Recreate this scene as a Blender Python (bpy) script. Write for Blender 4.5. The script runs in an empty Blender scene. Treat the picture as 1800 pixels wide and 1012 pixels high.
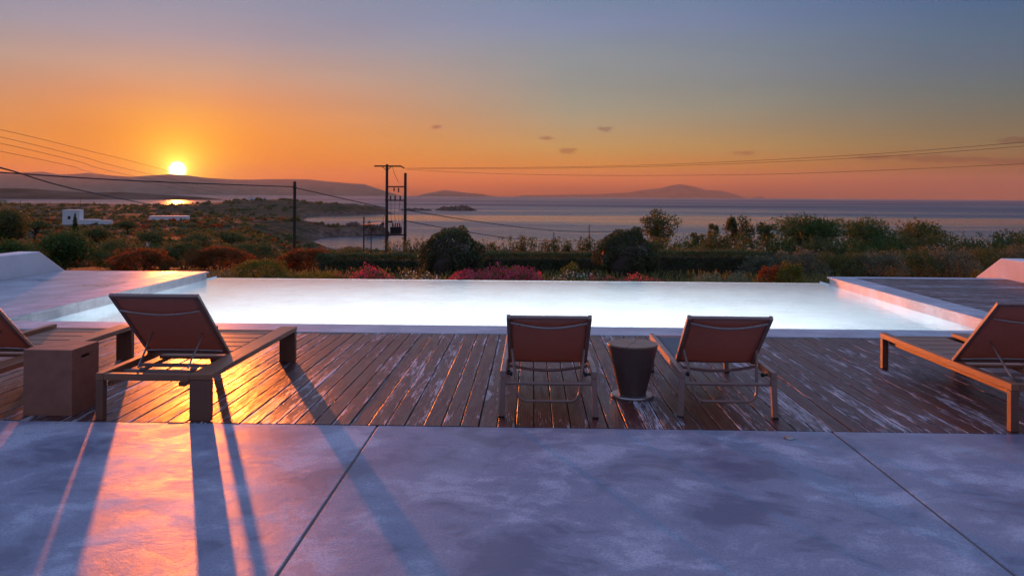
import bpy, bmesh, math, random
import numpy as np
from mathutils import Matrix, Vector

R = math.radians
random.seed(7)
RNG = np.random.default_rng(11)
SC = bpy.context.scene
COL = SC.collection

# ------------------------------------------------------------------ camera
F, CX, HY, ROLL, YAW, CAMH = 1400.0, 900.0, 344.3, 0.0062, math.atan(35 / 1400), 1.55
cam = bpy.data.cameras.new('camera')
cam.sensor_width = 36.0
cam.lens = F / 1800 * 36
cam.shift_y = -(506 - HY) / 1800
cam.clip_start, cam.clip_end = 0.05, 90000
camo = bpy.data.objects.new('camera', cam)
COL.objects.link(camo)
camo.matrix_world = (Matrix.Translation((0, 0, CAMH)) @ Matrix.Rotation(YAW, 4, 'Z')
                     @ Matrix.Rotation(R(90), 4, 'X') @ Matrix.Rotation(math.atan(ROLL), 4, 'Z'))
SC.camera = camo

# ------------------------------------------------------------------ sky, sun, exposure
SUN_AZ = R(22.8) + YAW            # to the left of +Y
SUN_EL = R(1.58)
EXPO = 1.0
SC.view_settings.view_transform = 'Standard'
SC.view_settings.look = 'None'
SC.view_settings.gamma = 1.0
SC.view_settings.use_curve_mapping = False
SC.view_settings.exposure = EXPO
SC.cycles.sample_clamp_indirect = 6.0
SC.cycles.max_bounces = 5
SC.cycles.diffuse_bounces = 3
SC.cycles.glossy_bounces = 3
SC.cycles.use_adaptive_sampling = True
SC.cycles.adaptive_threshold = 0.02
SC.cycles.transparent_max_bounces = 12
SC.cycles.volume_bounces = 0
SUN_DIR = Vector((-math.sin(SUN_AZ) * math.cos(SUN_EL), math.cos(SUN_AZ) * math.cos(SUN_EL), math.sin(SUN_EL)))


def lin(r, g, b):
    return tuple(((c / 255) / 12.92 if c <= 10 else ((c / 255 + 0.055) / 1.055) ** 2.4) for c in (r, g, b))


class NT:
    """small helper to write node trees"""
    def __init__(self, tree):
        self.t = tree
        self.n = tree.nodes
        self.l = tree.links

    def node(self, kind, **kw):
        n = self.n.new(kind)
        for k, v in kw.items():
            setattr(n, k, v)
        return n

    def put(self, sock, v):
        if hasattr(v, 'is_linked') or hasattr(v, 'links'):
            self.l.new(v, sock)
        else:
            if isinstance(v, (tuple, list)) and len(v) == 3 and sock.type == 'RGBA':
                v = tuple(v) + (1,)
            sock.default_value = v

    def math(self, op, a, b=None, c=None, clamp=False):
        n = self.node('ShaderNodeMath', operation=op, use_clamp=clamp)
        self.put(n.inputs[0], a)
        if b is not None:
            self.put(n.inputs[1], b)
        if c is not None:
            self.put(n.inputs[2], c)
        return n.outputs[0]

    def vmath(self, op, a, b=None):
        n = self.node('ShaderNodeVectorMath', operation=op)
        self.put(n.inputs[0], a)
        if b is not None:
            self.put(n.inputs[1], b)
        return n.outputs['Value'] if op in ('DOT_PRODUCT', 'LENGTH') else n.outputs[0]

    def rng(self, v, a, b, c=0.0, d=1.0, smooth=True):
        n = self.node('ShaderNodeMapRange', interpolation_type='SMOOTHSTEP' if smooth else 'LINEAR')
        self.put(n.inputs[0], v)
        for i, q in enumerate((a, b, c, d)):
            n.inputs[i + 1].default_value = q
        return n.outputs[0]

    def mix(self, f, a, b, blend='MIX'):
        n = self.node('ShaderNodeMix', data_type='RGBA', blend_type=blend)
        self.put(n.inputs[0], f)
        self.put(n.inputs[6], a)
        self.put(n.inputs[7], b)
        return n.outputs[2]

    def ramp(self, f, stops, interp='LINEAR'):
        n = self.node('ShaderNodeValToRGB')
        n.color_ramp.interpolation = interp
        e = n.color_ramp.elements
        while len(e) < len(stops):
            e.new(0.5)
        for el, (p, c) in zip(e, stops):
            el.position = p
            el.color = tuple(c) + (1,)
        self.put(n.inputs[0], f)
        return n.outputs[0]

    def noise(self, vec, scale, detail=4.0, rough=0.55, dist=0.0, out=0):
        n = self.node('ShaderNodeTexNoise')
        if vec is not None:
            self.put(n.inputs['Vector'], vec)
        n.inputs['Scale'].default_value = scale
        n.inputs['Detail'].default_value = detail
        n.inputs['Roughness'].default_value = rough
        n.inputs['Distortion'].default_value = dist
        return n.outputs[out]

    def mapping(self, vec, loc=(0, 0, 0), scale=(1, 1, 1), rot=(0, 0, 0)):
        n = self.node('ShaderNodeMapping')
        self.put(n.inputs[0], vec)
        self.put(n.inputs['Location'], loc)
        n.inputs['Scale'].default_value = scale
        n.inputs['Rotation'].default_value = rot
        return n.outputs[0]

    def bump(self, h, strength, dist, normal=None):
        n = self.node('ShaderNodeBump')
        n.inputs['Strength'].default_value = strength
        n.inputs['Distance'].default_value = dist
        self.put(n.inputs['Height'], h)
        if normal is not None:
            self.put(n.inputs['Normal'], normal)
        return n.outputs[0]


world = bpy.data.worlds.new('World')
SC.world = world
world.use_nodes = True
w = NT(world.node_tree)
w.n.clear()
SKY = 0.5        # shares the exposure of +1
tc = w.node('ShaderNodeTexCoord')
dirv = w.vmath('NORMALIZE', tc.outputs['Generated'])
sep = w.node('ShaderNodeSeparateXYZ')
w.put(sep.inputs[0], dirv)
el = w.math('MULTIPLY', w.math('ARCSINE', sep.outputs[2]), 180 / math.pi)
elf = w.math('DIVIDE', el, 90.0, clamp=True)
ang = w.math('MULTIPLY', w.math('ARCCOSINE', w.math('MINIMUM', w.vmath('DOT_PRODUCT', dirv, tuple(SUN_DIR)), 1.0)), 180 / math.pi)
flat = w.node('ShaderNodeCombineXYZ')
w.put(flat.inputs[0], sep.outputs[0]); w.put(flat.inputs[1], sep.outputs[1])
hdir = w.vmath('NORMALIZE', flat.outputs[0])
az = w.math('MULTIPLY', w.math('ARCCOSINE', w.math('MINIMUM', w.vmath('DOT_PRODUCT', hdir, (-math.sin(SUN_AZ), math.cos(SUN_AZ), 0)), 1.0)), 180 / math.pi)


def stops(l):
    return [(e / 90, lin(*c)) for e, c in l]


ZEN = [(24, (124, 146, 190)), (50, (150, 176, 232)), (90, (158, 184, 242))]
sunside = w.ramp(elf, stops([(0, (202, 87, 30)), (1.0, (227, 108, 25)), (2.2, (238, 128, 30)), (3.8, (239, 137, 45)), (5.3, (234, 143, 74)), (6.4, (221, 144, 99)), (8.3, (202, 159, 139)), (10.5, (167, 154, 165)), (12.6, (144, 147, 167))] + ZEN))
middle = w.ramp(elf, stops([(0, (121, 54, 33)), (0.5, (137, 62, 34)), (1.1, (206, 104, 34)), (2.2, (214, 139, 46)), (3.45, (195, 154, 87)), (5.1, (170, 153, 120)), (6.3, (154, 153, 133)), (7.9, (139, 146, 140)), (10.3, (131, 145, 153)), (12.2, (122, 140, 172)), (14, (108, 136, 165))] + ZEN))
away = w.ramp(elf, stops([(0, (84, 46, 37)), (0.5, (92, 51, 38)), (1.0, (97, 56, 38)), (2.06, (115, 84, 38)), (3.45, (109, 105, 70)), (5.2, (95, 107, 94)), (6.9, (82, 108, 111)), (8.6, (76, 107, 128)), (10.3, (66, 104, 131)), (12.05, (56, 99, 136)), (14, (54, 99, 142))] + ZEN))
skyc = w.mix(w.rng(az, 3, 27, smooth=False), sunside, middle)
skyc = w.mix(w.rng(az, 24, 58), skyc, away)
# aureole round the sun
g1 = w.math('POWER', 2.718, w.math('MULTIPLY', ang, -0.58))
skyc = w.mix(1.0, skyc, w.mix(g1, (0, 0, 0), (1.1, 0.95, 0.02)), 'ADD')
g2 = w.math('POWER', 2.718, w.math('MULTIPLY', ang, -0.16))
skyc = w.mix(1.0, skyc, w.mix(g2, (0, 0, 0), (0.03, 0.008, 0.0)), 'ADD')
# small dusk clouds low over the sea
cloudm = None
azr = w.math('MULTIPLY', w.math('ARCTAN2', sep.outputs[0], sep.outputs[1]), 180 / math.pi)
cv = w.node('ShaderNodeCombineXYZ')
w.put(cv.inputs[0], azr); w.put(cv.inputs[1], w.math('MULTIPLY', el, 3.4))
cn = w.noise(cv.outputs[0], 1.6, 5, 0.6)
cn2 = w.noise(cv.outputs[0], 0.5, 3, 0.5)
for (px, py, wx, hy) in ((998, 265, 17, 6), (1062, 227, 13, 5), (766, 223, 12, 4), (1308, 269, 20, 4), (1538, 277, 30, 5),
                         (1590, 277, 14, 5), (1640, 279, 36, 7), (1700, 281, 44, 5), (1790, 247, 30, 6), (1785, 285, 50, 6), (960, 243, 14, 4)):
    a = math.degrees(math.atan((px - CX) / F) - YAW)
    dd = math.hypot(F, px - CX)
    e = math.degrees(math.atan((HY + ROLL * (px - CX) - py) / dd))
    sx, sy = wx / F * 57.3 * 1.1, hy / F * 57.3 * 1.1
    m = w.math('ADD', w.math('POWER', w.math('ABSOLUTE', w.math('DIVIDE', w.math('SUBTRACT', azr, a), sx)), 2.0),
               w.math('POWER', w.math('ABSOLUTE', w.math('DIVIDE', w.math('SUBTRACT', el, e), sy)), 2.0))
    m = w.math('SUBTRACT', 1.0, m)
    cloudm = m if cloudm is None else w.math('MAXIMUM', cloudm, m)
cm = w.rng(w.math('ADD', cloudm, w.math('MULTIPLY', w.math('SUBTRACT', cn, 0.5), 3.2)), 0.0, 0.8)
cm = w.math('MULTIPLY', cm, 0.7)
skyc = w.mix(cm, skyc, w.mix(1.0, skyc, (0.55, 0.42, 0.6), 'MULTIPLY'))
# soft high veil: a faint unevenness everywhere
veil = w.rng(w.noise(w.mapping(dirv, scale=(1, 1, 5)), 2.2, 4, 0.5), 0.3, 0.7, 0.95, 1.06)
skyc = w.mix(1.0, skyc, w.mix(1.0, (1, 1, 1), veil, 'MULTIPLY'), 'MULTIPLY')
g0 = w.math('POWER', 2.718, w.math('MULTIPLY', ang, -1.9))
skyc = w.mix(1.0, skyc, w.mix(g0, (0, 0, 0), (2.2, 2.0, 0.5)), 'ADD')
disc = w.rng(ang, 0.22, 0.66, 1.0, 0.0)
skyc = w.mix(1.0, skyc, w.mix(disc, (0, 0, 0), (9, 7.5, 4.5)), 'ADD')
nis = w.node('ShaderNodeTexSky', sky_type='NISHITA')
nis.sun_disc = False
nis.sun_elevation = SUN_EL
nis.sun_rotation = -SUN_AZ
nis.air_density, nis.dust_density, nis.ozone_density = 1.0, 0.6, 1.5
bg1 = w.node('ShaderNodeBackground'); w.put(bg1.inputs[0], w.mix(1.0, nis.outputs[0], (0.05, 0.05, 0.06), 'MULTIPLY')); bg1.inputs[1].default_value = 0.05
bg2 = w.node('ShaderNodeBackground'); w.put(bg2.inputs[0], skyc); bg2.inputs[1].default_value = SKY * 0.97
ads = w.node('ShaderNodeAddShader')
w.l.new(bg1.outputs[0], ads.inputs[0]); w.l.new(bg2.outputs[0], ads.inputs[1])
wo = w.node('ShaderNodeOutputWorld')
w.l.new(ads.outputs[0], wo.inputs[0])

sun = bpy.data.lights.new('sun', 'SUN')
sun.energy = 3.6
sun.color = (1.0, 0.205, 0.03)
sun.angle = R(0.6)
suno = bpy.data.objects.new('sun', sun)
COL.objects.link(suno)
suno.rotation_euler = (-SUN_DIR).to_track_quat('-Z', 'Y').to_euler()


# ------------------------------------------------------------------ helpers
def horizon(px):
    return HY + ROLL * (px - CX)


def at(px, py, d):
    """a world point that lies d metres ahead and shows at the photograph's pixel"""
    u = (px - CX) / F * d
    return Vector((u * math.cos(YAW) - d * math.sin(YAW), d * math.cos(YAW) + u * math.sin(YAW), CAMH - d * (py - horizon(px)) / F))


def tag(o, label=None, cat=None, group=None, kind=None):
    if label: o['label'] = label
    if cat: o['category'] = cat
    if group: o['group'] = group
    if kind: o['kind'] = kind
    return o


def link(name, mesh, parent=None, mat=None):
    o = bpy.data.objects.new(name, mesh)
    COL.objects.link(o)
    if parent is not None:
        o.parent = parent
    if mat is not None and mesh is not None and not mesh.materials:
        mesh.materials.append(mat)
    return o


def empty(name, loc=(0, 0, 0), rz=0.0):
    o = bpy.data.objects.new(name, None)
    o.empty_display_size = 0.2
    COL.objects.link(o)
    o.location = loc
    o.rotation_euler.z = rz
    return o


def copy_tree(o, parent=None):
    c = o.copy()
    COL.objects.link(c)
    c.parent = parent
    for ch in list(o.children):
        copy_tree(ch, c)
    return c


class MB:
    def __init__(self):
        self.v, self.f = [], []

    def add(self, vs, fs):
        o = len(self.v)
        self.v += [tuple(p) for p in vs]
        self.f += [tuple(i + o for i in f) for f in fs]
        return self

    def box(self, lo, hi, c=0.003, M=None):
        """box with chamfered edges"""
        lo, hi = Vector(lo), Vector(hi)
        mid, h = (lo + hi) / 2, (hi - lo) / 2
        c = min(c, min(h) * 0.45)
        vs, idx = [], {}
        for sx in (-1, 1):
            for sy in (-1, 1):
                for sz in (-1, 1):
                    for ax in range(3):
                        p = Vector((sx * h.x, sy * h.y, sz * h.z))
                        for k in range(3):
                            if k != ax:
                                p[k] -= c * (sx, sy, sz)[k]
                        idx[(sx, sy, sz, ax)] = len(vs)
                        vs.append(p + mid)
        fs = []
        for ax in range(3):
            a, b = [k for k in range(3) if k != ax]
            for s in (-1, 1):
                q = []
                for (i, j) in ((-1, -1), (1, -1), (1, 1), (-1, 1)):
                    sg = [0, 0, 0]; sg[ax] = s; sg[a] = i; sg[b] = j
                    q.append(idx[tuple(sg) + (ax,)])
                fs.append(q)
            for i in (-1, 1):
                for j in (-1, 1):
                    q = []
                    for (s, fa) in ((-1, a), (1, a), (1, b), (-1, b)):
                        sg = [0, 0, 0]; sg[ax] = s; sg[a] = i; sg[b] = j
                        q.append(idx[tuple(sg) + (fa,)])
                    fs.append(q)
        for sx in (-1, 1):
            for sy in (-1, 1):
                for sz in (-1, 1):
                    fs.append([idx[(sx, sy, sz, k)] for k in range(3)])
        if M is not None:
            vs = [M @ p for p in vs]
        return self.add(vs, fs)

    def tube(self, pts, r, n=8, r2=None):
        pts = [Vector(p) for p in pts]
        rings = []
        up = Vector((0, 0, 1))
        for i, p in enumerate(pts):
            t = (pts[min(i + 1, len(pts) - 1)] - pts[max(i - 1, 0)]).normalized()
            a = t.cross(up)
            if a.length < 1e-3:
                a = t.cross(Vector((1, 0, 0)))
            a.normalize()
            b = t.cross(a)
            rr = r if r2 is None else r + (r2 - r) * i / max(1, len(pts) - 1)
            rings.append([p + (a * math.cos(2 * math.pi * k / n) + b * math.sin(2 * math.pi * k / n)) * rr for k in range(n)])
        vs = [q for ring in rings for q in ring]
        fs = []
        for i in range(len(pts) - 1):
            for k in range(n):
                fs.append((i * n + k, i * n + (k + 1) % n, (i + 1) * n + (k + 1) % n, (i + 1) * n + k))
        fs.append(tuple(range(n)))
        fs.append(tuple(reversed(range(len(vs) - n, len(vs)))))
        return self.add(vs, fs)

    def lathe(self, prof, n=48, cx=0, cy=0):
        vs = [(cx + r * math.cos(2 * math.pi * k / n), cy + r * math.sin(2 * math.pi * k / n), z) for r, z in prof for k in range(n)]
        fs = []
        for i in range(len(prof) - 1):
            for k in range(n):
                fs.append((i * n + k, i * n + (k + 1) % n, (i + 1) * n + (k + 1) % n, (i + 1) * n + k))
        fs.append(tuple(reversed(range(n))))
        fs.append(tuple(range(len(vs) - n, len(vs))))
        return self.add(vs, fs)

    def mesh(self, name, mat, smooth=False, recalc=True):
        m = bpy.data.meshes.new(name)
        m.from_pydata(self.v, [], self.f)
        bm = bmesh.new(); bm.from_mesh(m)
        if recalc: bmesh.ops.recalc_face_normals(bm, faces=bm.faces)
        bm.to_mesh(m); bm.free()
        m.materials.append(mat)
        if smooth:
            m.polygons.foreach_set('use_smooth', [True] * len(m.polygons))
            try:
                m.set_sharp_from_angle(angle=R(38))
            except Exception:
                pass
        return m

    def build(self, name, mat, parent=None, smooth=False, recalc=True):
        return link(name, self.mesh(name, mat, smooth, recalc), parent)


def new_mat(name):
    m = bpy.data.materials.new(name)
    m.use_nodes = True
    t = NT(m.node_tree)
    t.n.clear()
    out = t.node('ShaderNodeOutputMaterial')
    p = t.node('ShaderNodeBsdfPrincipled')
    t.l.new(p.outputs[0], out.inputs[0])
    return m, t, p, out


def coords(t, kind='Object', rand=True):
    c = t.node('ShaderNodeTexCoord').outputs[kind]
    if rand:
        oi = t.node('ShaderNodeObjectInfo')
        k = t.node('ShaderNodeCombineXYZ')
        for i, s in enumerate((37.0, 53.0, 71.0)):
            t.put(k.inputs[i], t.math('MULTIPLY', oi.outputs['Random'], s))
        c = t.vmath('ADD', c, k.outputs[0])
        return c, oi.outputs['Random']
    return c


# ------------------------------------------------------------------ materials
def mat_concrete(name, base=(0.275, 0.27, 0.35), dark=(0.145, 0.143, 0.205), light=(0.49, 0.48, 0.56), rough=(0.38, 0.54), scale=1.0):
    m, t, p, _ = new_mat(name)
    pos = t.node('ShaderNodeNewGeometry').outputs['Position']
    warp = t.noise(pos, 1.3 * scale, 3, 0.5, out=1)
    pw = t.vmath('ADD', pos, t.vmath('MULTIPLY', t.vmath('SUBTRACT', warp, (0.5, 0.5, 0.5)), (0.5, 0.5, 0)))
    n1 = t.noise(t.mapping(pw, scale=(0.9, 1.1, 1)), 1.5 * scale, 7, 0.64, 0.25)
    n2 = t.noise(t.mapping(pw, scale=(1, 1.25, 1), rot=(0, 0, 0.5)), 5.2 * scale, 6, 0.66, 0.3)
    n3 = t.noise(pos, 75, 5, 0.75)
    wv = t.node('ShaderNodeTexWave', wave_type='RINGS', rings_direction='Z')
    t.put(wv.inputs['Vector'], t.mapping(pos, loc=(-1.3, -3.2, 0)))
    wv.inputs['Scale'].default_value = 0.45 * scale
    wv.inputs['Distortion'].default_value = 9.0
    wv.inputs['Detail'].default_value = 4.0
    wv.inputs['Detail Scale'].default_value = 1.2
    k = t.math('ADD', t.math('MULTIPLY', n1, 0.62), t.math('ADD', t.math('MULTIPLY', n2, 0.33), t.math('MULTIPLY', wv.outputs['Fac'], 0.07)))
    c = t.ramp(k, [(0.40, dark), (0.505, base), (0.62, light)], 'EASE')
    c = t.mix(t.rng(n3, 0.40, 0.64, 0.0, 0.55), c, dark)
    vo = t.node('ShaderNodeTexVoronoi', feature='DISTANCE_TO_EDGE')
    t.put(vo.inputs['Vector'], t.vmath('ADD', pos, t.vmath('MULTIPLY', t.noise(pos, 2.5, 4, 0.6, out=1), (0.25, 0.25, 0))))
    vo.inputs['Scale'].default_value = 0.42
    crack = t.math('MULTIPLY', t.rng(vo.outputs['Distance'], 0.0004, 0.0016, 1, 0), t.rng(t.noise(pos, 0.8, 2, 0.5), 0.5, 0.62))
    c = t.mix(t.math('MULTIPLY', crack, 0.4), c, (0.08, 0.07, 0.08))
    # faint warm stains
    c = t.mix(t.rng(t.noise(pos, 0.6, 4, 0.6, 0.4), 0.52, 0.75, 0, 0.35), c, (0.40, 0.31, 0.30))
    t.put(p.inputs['Base Color'], c)
    t.put(p.inputs['Roughness'], t.math('ADD', t.rng(n1, 0.3, 0.7, rough[0], rough[1]), t.rng(n2, 0.3, 0.7, -0.05, 0.07)))
    h = t.math('ADD', t.math('MULTIPLY', n3, 0.5), t.math('ADD', t.math('MULTIPLY', n2, 1.4), t.math('MULTIPLY', t.noise(pos, 190, 2, 0.6), 0.35)))
    t.put(p.inputs['Normal'], t.bump(h, 0.35, 0.006))
    return m


def mat_plaster(name, col=(0.72, 0.70, 0.70)):
    m, t, p, _ = new_mat(name)
    pos = t.node('ShaderNodeNewGeometry').outputs['Position']
    n = t.noise(pos, 2.2, 5, 0.6)
    n2 = t.noise(pos, 40, 4, 0.6)
    c = t.mix(t.rng(n, 0.35, 0.7, 0, 0.5), col, tuple(x * 0.78 for x in col))
    c = t.mix(t.rng(n2, 0.45, 0.75, 0, 0.25), c, tuple(x * 0.7 for x in col))
    t.put(p.inputs['Base Color'], c)
    p.inputs['Roughness'].default_value = 0.75
    t.put(p.inputs['Normal'], t.bump(n2, 0.35, 0.006))
    return m


def mat_deck(name, axis='Y'):
    """oiled decking gone patchy: dark red-brown wood with worn pale grey streaks and sheen painted along the board edges"""
    m, t, p, _ = new_mat(name)
    c, rnd = coords(t)
    pos = t.node('ShaderNodeNewGeometry').outputs['Position']
    st = (1, 0.06, 1) if axis == 'Y' else (0.06, 1, 1)
    st2 = (1, 0.13, 1) if axis == 'Y' else (0.13, 1, 1)
    grain = t.noise(t.mapping(c, scale=st), 85, 5, 0.65, 0.9)
    wv = t.node('ShaderNodeTexWave', wave_type='BANDS', bands_direction='X' if axis == 'Y' else 'Y')
    t.put(wv.inputs['Vector'], t.mapping(c, scale=(1, 0.10, 1) if axis == 'Y' else (0.10, 1, 1)))
    wv.inputs['Scale'].default_value = 26
    wv.inputs['Distortion'].default_value = 7.0
    wv.inputs['Detail'].default_value = 3.0
    wv.inputs['Detail Scale'].default_value = 0.8
    ring = wv.outputs['Fac']
    blot = t.noise(t.mapping(c, scale=st2), 9.0, 6, 0.7, 0.5)
    blot2 = t.noise(t.mapping(c, scale=st2), 32, 5, 0.72, 0.8)
    zone = t.noise(pos, 0.55, 3, 0.5)
    so_ = t.node('ShaderNodeSeparateXYZ'); t.put(so_.inputs[0], t.node('ShaderNodeTexCoord').outputs['Object'])
    edge = t.rng(t.math('ABSOLUTE', so_.outputs[0 if axis == 'Y' else 1]), 0.018, 0.058)  # whitish sky sheen of the cupped board edges, put into the colour
    streak = t.noise(t.mapping(c, scale=(1, 0.035, 1) if axis == 'Y' else (0.035, 1, 1)), 150, 3, 0.6, 0.4)
    wood = t.mix(t.rng(grain, 0.3, 0.7), (0.014, 0.004, 0.004), (0.115, 0.030, 0.024))
    wood = t.mix(t.math('MULTIPLY', ring, 0.45), wood, (0.145, 0.04, 0.031))
    wood = t.mix(t.rng(rnd, 0, 1, 0.0, 0.45), wood, t.mix(grain, (0.020, 0.010, 0.012), (0.075, 0.035, 0.036)))
    wear_sheen = t.math('ADD', t.math('MULTIPLY', blot, 0.62), t.math('ADD', t.math('MULTIPLY', blot2, 0.34), t.math('MULTIPLY', zone, 0.22)))
    wear_sheen = t.math('ADD', wear_sheen, t.math('MULTIPLY', t.math('SUBTRACT', grain, 0.5), 0.34))
    wear_sheen = t.math('ADD', wear_sheen, t.math('ADD', t.math('MULTIPLY', edge, 0.055), t.math('MULTIPLY', t.math('SUBTRACT', rnd, 0.5), 0.09)))
    wear_sheen = t.math('ADD', wear_sheen, t.math('MULTIPLY', t.math('SUBTRACT', streak, 0.5), 0.20))
    wear_sheen = t.math('ADD', wear_sheen, t.math('MULTIPLY', t.math('SUBTRACT', ring, 0.5), 0.05))
    wear_sheen_f = t.rng(wear_sheen, 0.635, 0.76)
    colr = t.mix(t.math('MULTIPLY', wear_sheen_f, 0.9), wood, (0.60, 0.54, 0.58))
    t.put(p.inputs['Base Color'], colr)
    p.inputs['Specular IOR Level'].default_value = 0.38
    t.put(p.inputs['Roughness'], t.math('ADD', t.rng(blot, 0.3, 0.7, 0.30, 0.50), t.math('MULTIPLY', wear_sheen_f, 0.06)))
    h = t.math('ADD', t.math('MULTIPLY', grain, 0.6), t.math('ADD', t.math('MULTIPLY', ring, 0.35), t.math('MULTIPLY', wear_sheen_f, 0.25)))
    t.put(p.inputs['Normal'], t.bump(h, 0.5, 0.004))
    return m


def mat_wood(name, a, b, axis='Y', rough=0.45):
    m, t, p, _ = new_mat(name)
    c, rnd = coords(t)
    sc = {'X': (0.07, 1, 1), 'Y': (1, 0.07, 1), 'Z': (1, 1, 0.07)}[axis]
    g = t.noise(t.mapping(c, scale=sc), 70, 5, 0.65, 0.8)
    bl = t.noise(c, 5, 4, 0.6)
    col = t.mix(g, a, b)
    col = t.mix(t.rng(bl, 0.4, 0.75, 0, 0.4), col, tuple(x * 0.6 + 0.05 for x in b))
    col = t.mix(t.math('MULTIPLY', rnd, 0.3), col, tuple(x * 0.7 for x in a))
    t.put(p.inputs['Base Color'], col)
    t.put(p.inputs['Roughness'], t.rng(g, 0.3, 0.7, rough - 0.07, rough + 0.1))
    t.put(p.inputs['Normal'], t.bump(g, 0.35, 0.003))
    return m


def mat_paint(name, col, rough=0.4, metal=0.0, var=0.25):
    m, t, p, _ = new_mat(name)
    c, rnd = coords(t)
    n = t.noise(c, 9, 4, 0.6)
    n2 = t.noise(c, 160, 3, 0.6)
    k = t.mix(t.rng(n, 0.35, 0.75, 0, var), col, tuple(x * 0.55 for x in col))
    t.put(p.inputs['Base Color'], k)
    p.inputs['Metallic'].default_value = metal
    t.put(p.inputs['Roughness'], t.rng(n, 0.3, 0.7, rough - 0.06, rough + 0.12))
    t.put(p.inputs['Normal'], t.bump(n2, 0.12, 0.002))
    return m


def mat_fabric(name, col, trans=0.35):
    """woven sling: some light comes through the mesh"""
    m, t, p, out = new_mat(name)
    c, rnd = coords(t)
    w1 = t.noise(t.mapping(c, scale=(1, 0.15, 0.15)), 420, 2, 0.5)
    w2 = t.noise(t.mapping(c, scale=(0.08, 1, 1)), 300, 2, 0.5)
    bl = t.noise(c, 5, 4, 0.6)
    k = t.mix(t.math('MULTIPLY', t.math('ADD', w1, w2), 0.5), tuple(x * 0.6 for x in col), tuple(x * 1.35 for x in col))
    k = t.mix(t.rng(bl, 0.35, 0.7, 0, 0.3), k, tuple(x * 0.6 for x in col))
    t.put(p.inputs['Base Color'], k)
    p.inputs['Roughness'].default_value = 0.62
    t.put(p.inputs['Normal'], t.bump(t.math('ADD', w1, w2), 0.3, 0.002))
    tr = t.node('ShaderNodeBsdfTranslucent')
    t.put(tr.inputs[0], (col[0] * 1.15, col[1] * 0.95, col[2] * 0.85))
    mx = t.node('ShaderNodeMixShader')
    mx.inputs[0].default_value = trans
    t.l.new(p.outputs[0], mx.inputs[1]); t.l.new(tr.outputs[0], mx.inputs[2])
    t.l.new(mx.outputs[0], out.inputs[0])
    return m


def mat_leaf(name, a, b, c3=None, trans=0.4, scale=2.0):
    m, t, p, out = new_mat(name)
    pos = t.node('ShaderNodeNewGeometry').outputs['Position']
    n = t.noise(pos, scale, 3, 0.6)
    n2 = t.noise(pos, scale * 14, 2, 0.6)
    a, b = (a[0] * 1.65, a[1] * 1.9, a[2] * 1.6), (b[0] * 1.65, b[1] * 1.9, b[2] * 1.6)
    if c3: c3 = (c3[0] * 1.4, c3[1] * 1.5, c3[2] * 1.4)
    k = t.mix(t.rng(n2, 0.3, 0.7), a, b)
    if c3:
        k = t.mix(t.rng(n, 0.48, 0.7, 0, 0.85), k, c3)
    t.put(p.inputs['Base Color'], k)
    p.inputs['Roughness'].default_value = 0.6
    p.inputs['Specular IOR Level'].default_value = 0.25
    tr = t.node('ShaderNodeBsdfTranslucent')
    t.put(tr.inputs[0], t.mix(1.0, k, (1.3, 1.25, 0.6), 'MULTIPLY'))
    mx = t.node('ShaderNodeMixShader')
    mx.inputs[0].default_value = trans
    t.l.new(p.outputs[0], mx.inputs[1]); t.l.new(tr.outputs[0], mx.inputs[2])
    t.l.new(mx.outputs[0], out.inputs[0])
    return m


M = {}
M['concrete'] = mat_concrete('polished_cement')
M['coping'] = mat_concrete('coping_cement', (0.46, 0.44, 0.47), (0.33, 0.32, 0.36), (0.6, 0.58, 0.6), (0.45, 0.6), 1.3)
M['platform'] = mat_concrete('platform_cement', (0.42, 0.40, 0.43), (0.24, 0.23, 0.27), (0.58, 0.56, 0.58), (0.28, 0.42), 0.8)
M['plaster'] = mat_plaster('white_plaster')
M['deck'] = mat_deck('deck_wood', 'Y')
M['deckx'] = mat_deck('platform_wood', 'X')
M['teak'] = mat_wood('teak', (0.22, 0.08, 0.037), (0.40, 0.17, 0.085), 'Y')
M['teakx'] = mat_wood('teak_cross', (0.20, 0.075, 0.037), (0.37, 0.16, 0.085), 'X')
M['teakz'] = mat_wood('teak_upright', (0.14, 0.05, 0.027), (0.27, 0.11, 0.06), 'Z')
M['wedge'] = mat_wood('stool_wood', (0.20, 0.10, 0.06), (0.36, 0.20, 0.12), 'Y')
M['frame'] = mat_paint('taupe_frame', (0.30, 0.175, 0.14), 0.38)
M['steel'] = mat_paint('brushed_steel', (0.40, 0.33, 0.30), 0.3, 0.8)
M['sling'] = mat_fabric('brown_sling', (0.37, 0.265, 0.215), 0.42)
M['slinggrey'] = mat_fabric('grey_sling', (0.17, 0.16, 0.175), 0.2)
M['corten'] = mat_paint('stool_shell', (0.13, 0.075, 0.065), 0.45, 0.0, 0.5)
M['box'] = mat_paint('cube_cement', (0.33, 0.13, 0.08), 0.6, 0.0, 0.45)
M['dark'] = mat_paint('dark_gap', (0.02, 0.016, 0.015), 0.8)
M['pole'] = mat_wood('pole_wood', (0.028, 0.018, 0.014), (0.07, 0.045, 0.032), 'Z', 0.7)
M['iron'] = mat_paint('dark_iron', (0.05, 0.04, 0.038), 0.5, 0.3)
M['wire'] = mat_paint('cable_black', (0.025, 0.02, 0.02), 0.6)
M['basin'] = mat_plaster('pool_plaster', (0.72, 0.84, 0.90))
M['housewall'] = mat_plaster('house_white', (0.78, 0.75, 0.73))
M['shade'] = mat_paint('window_dark', (0.03, 0.03, 0.035), 0.15)
M['bark'] = mat_wood('bark', (0.04, 0.026, 0.018), (0.10, 0.07, 0.05), 'Z', 0.8)

# ------------------------------------------------------------------ terrain
SEA = CAMH - 20.0
YEDGE = 16.1


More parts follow.
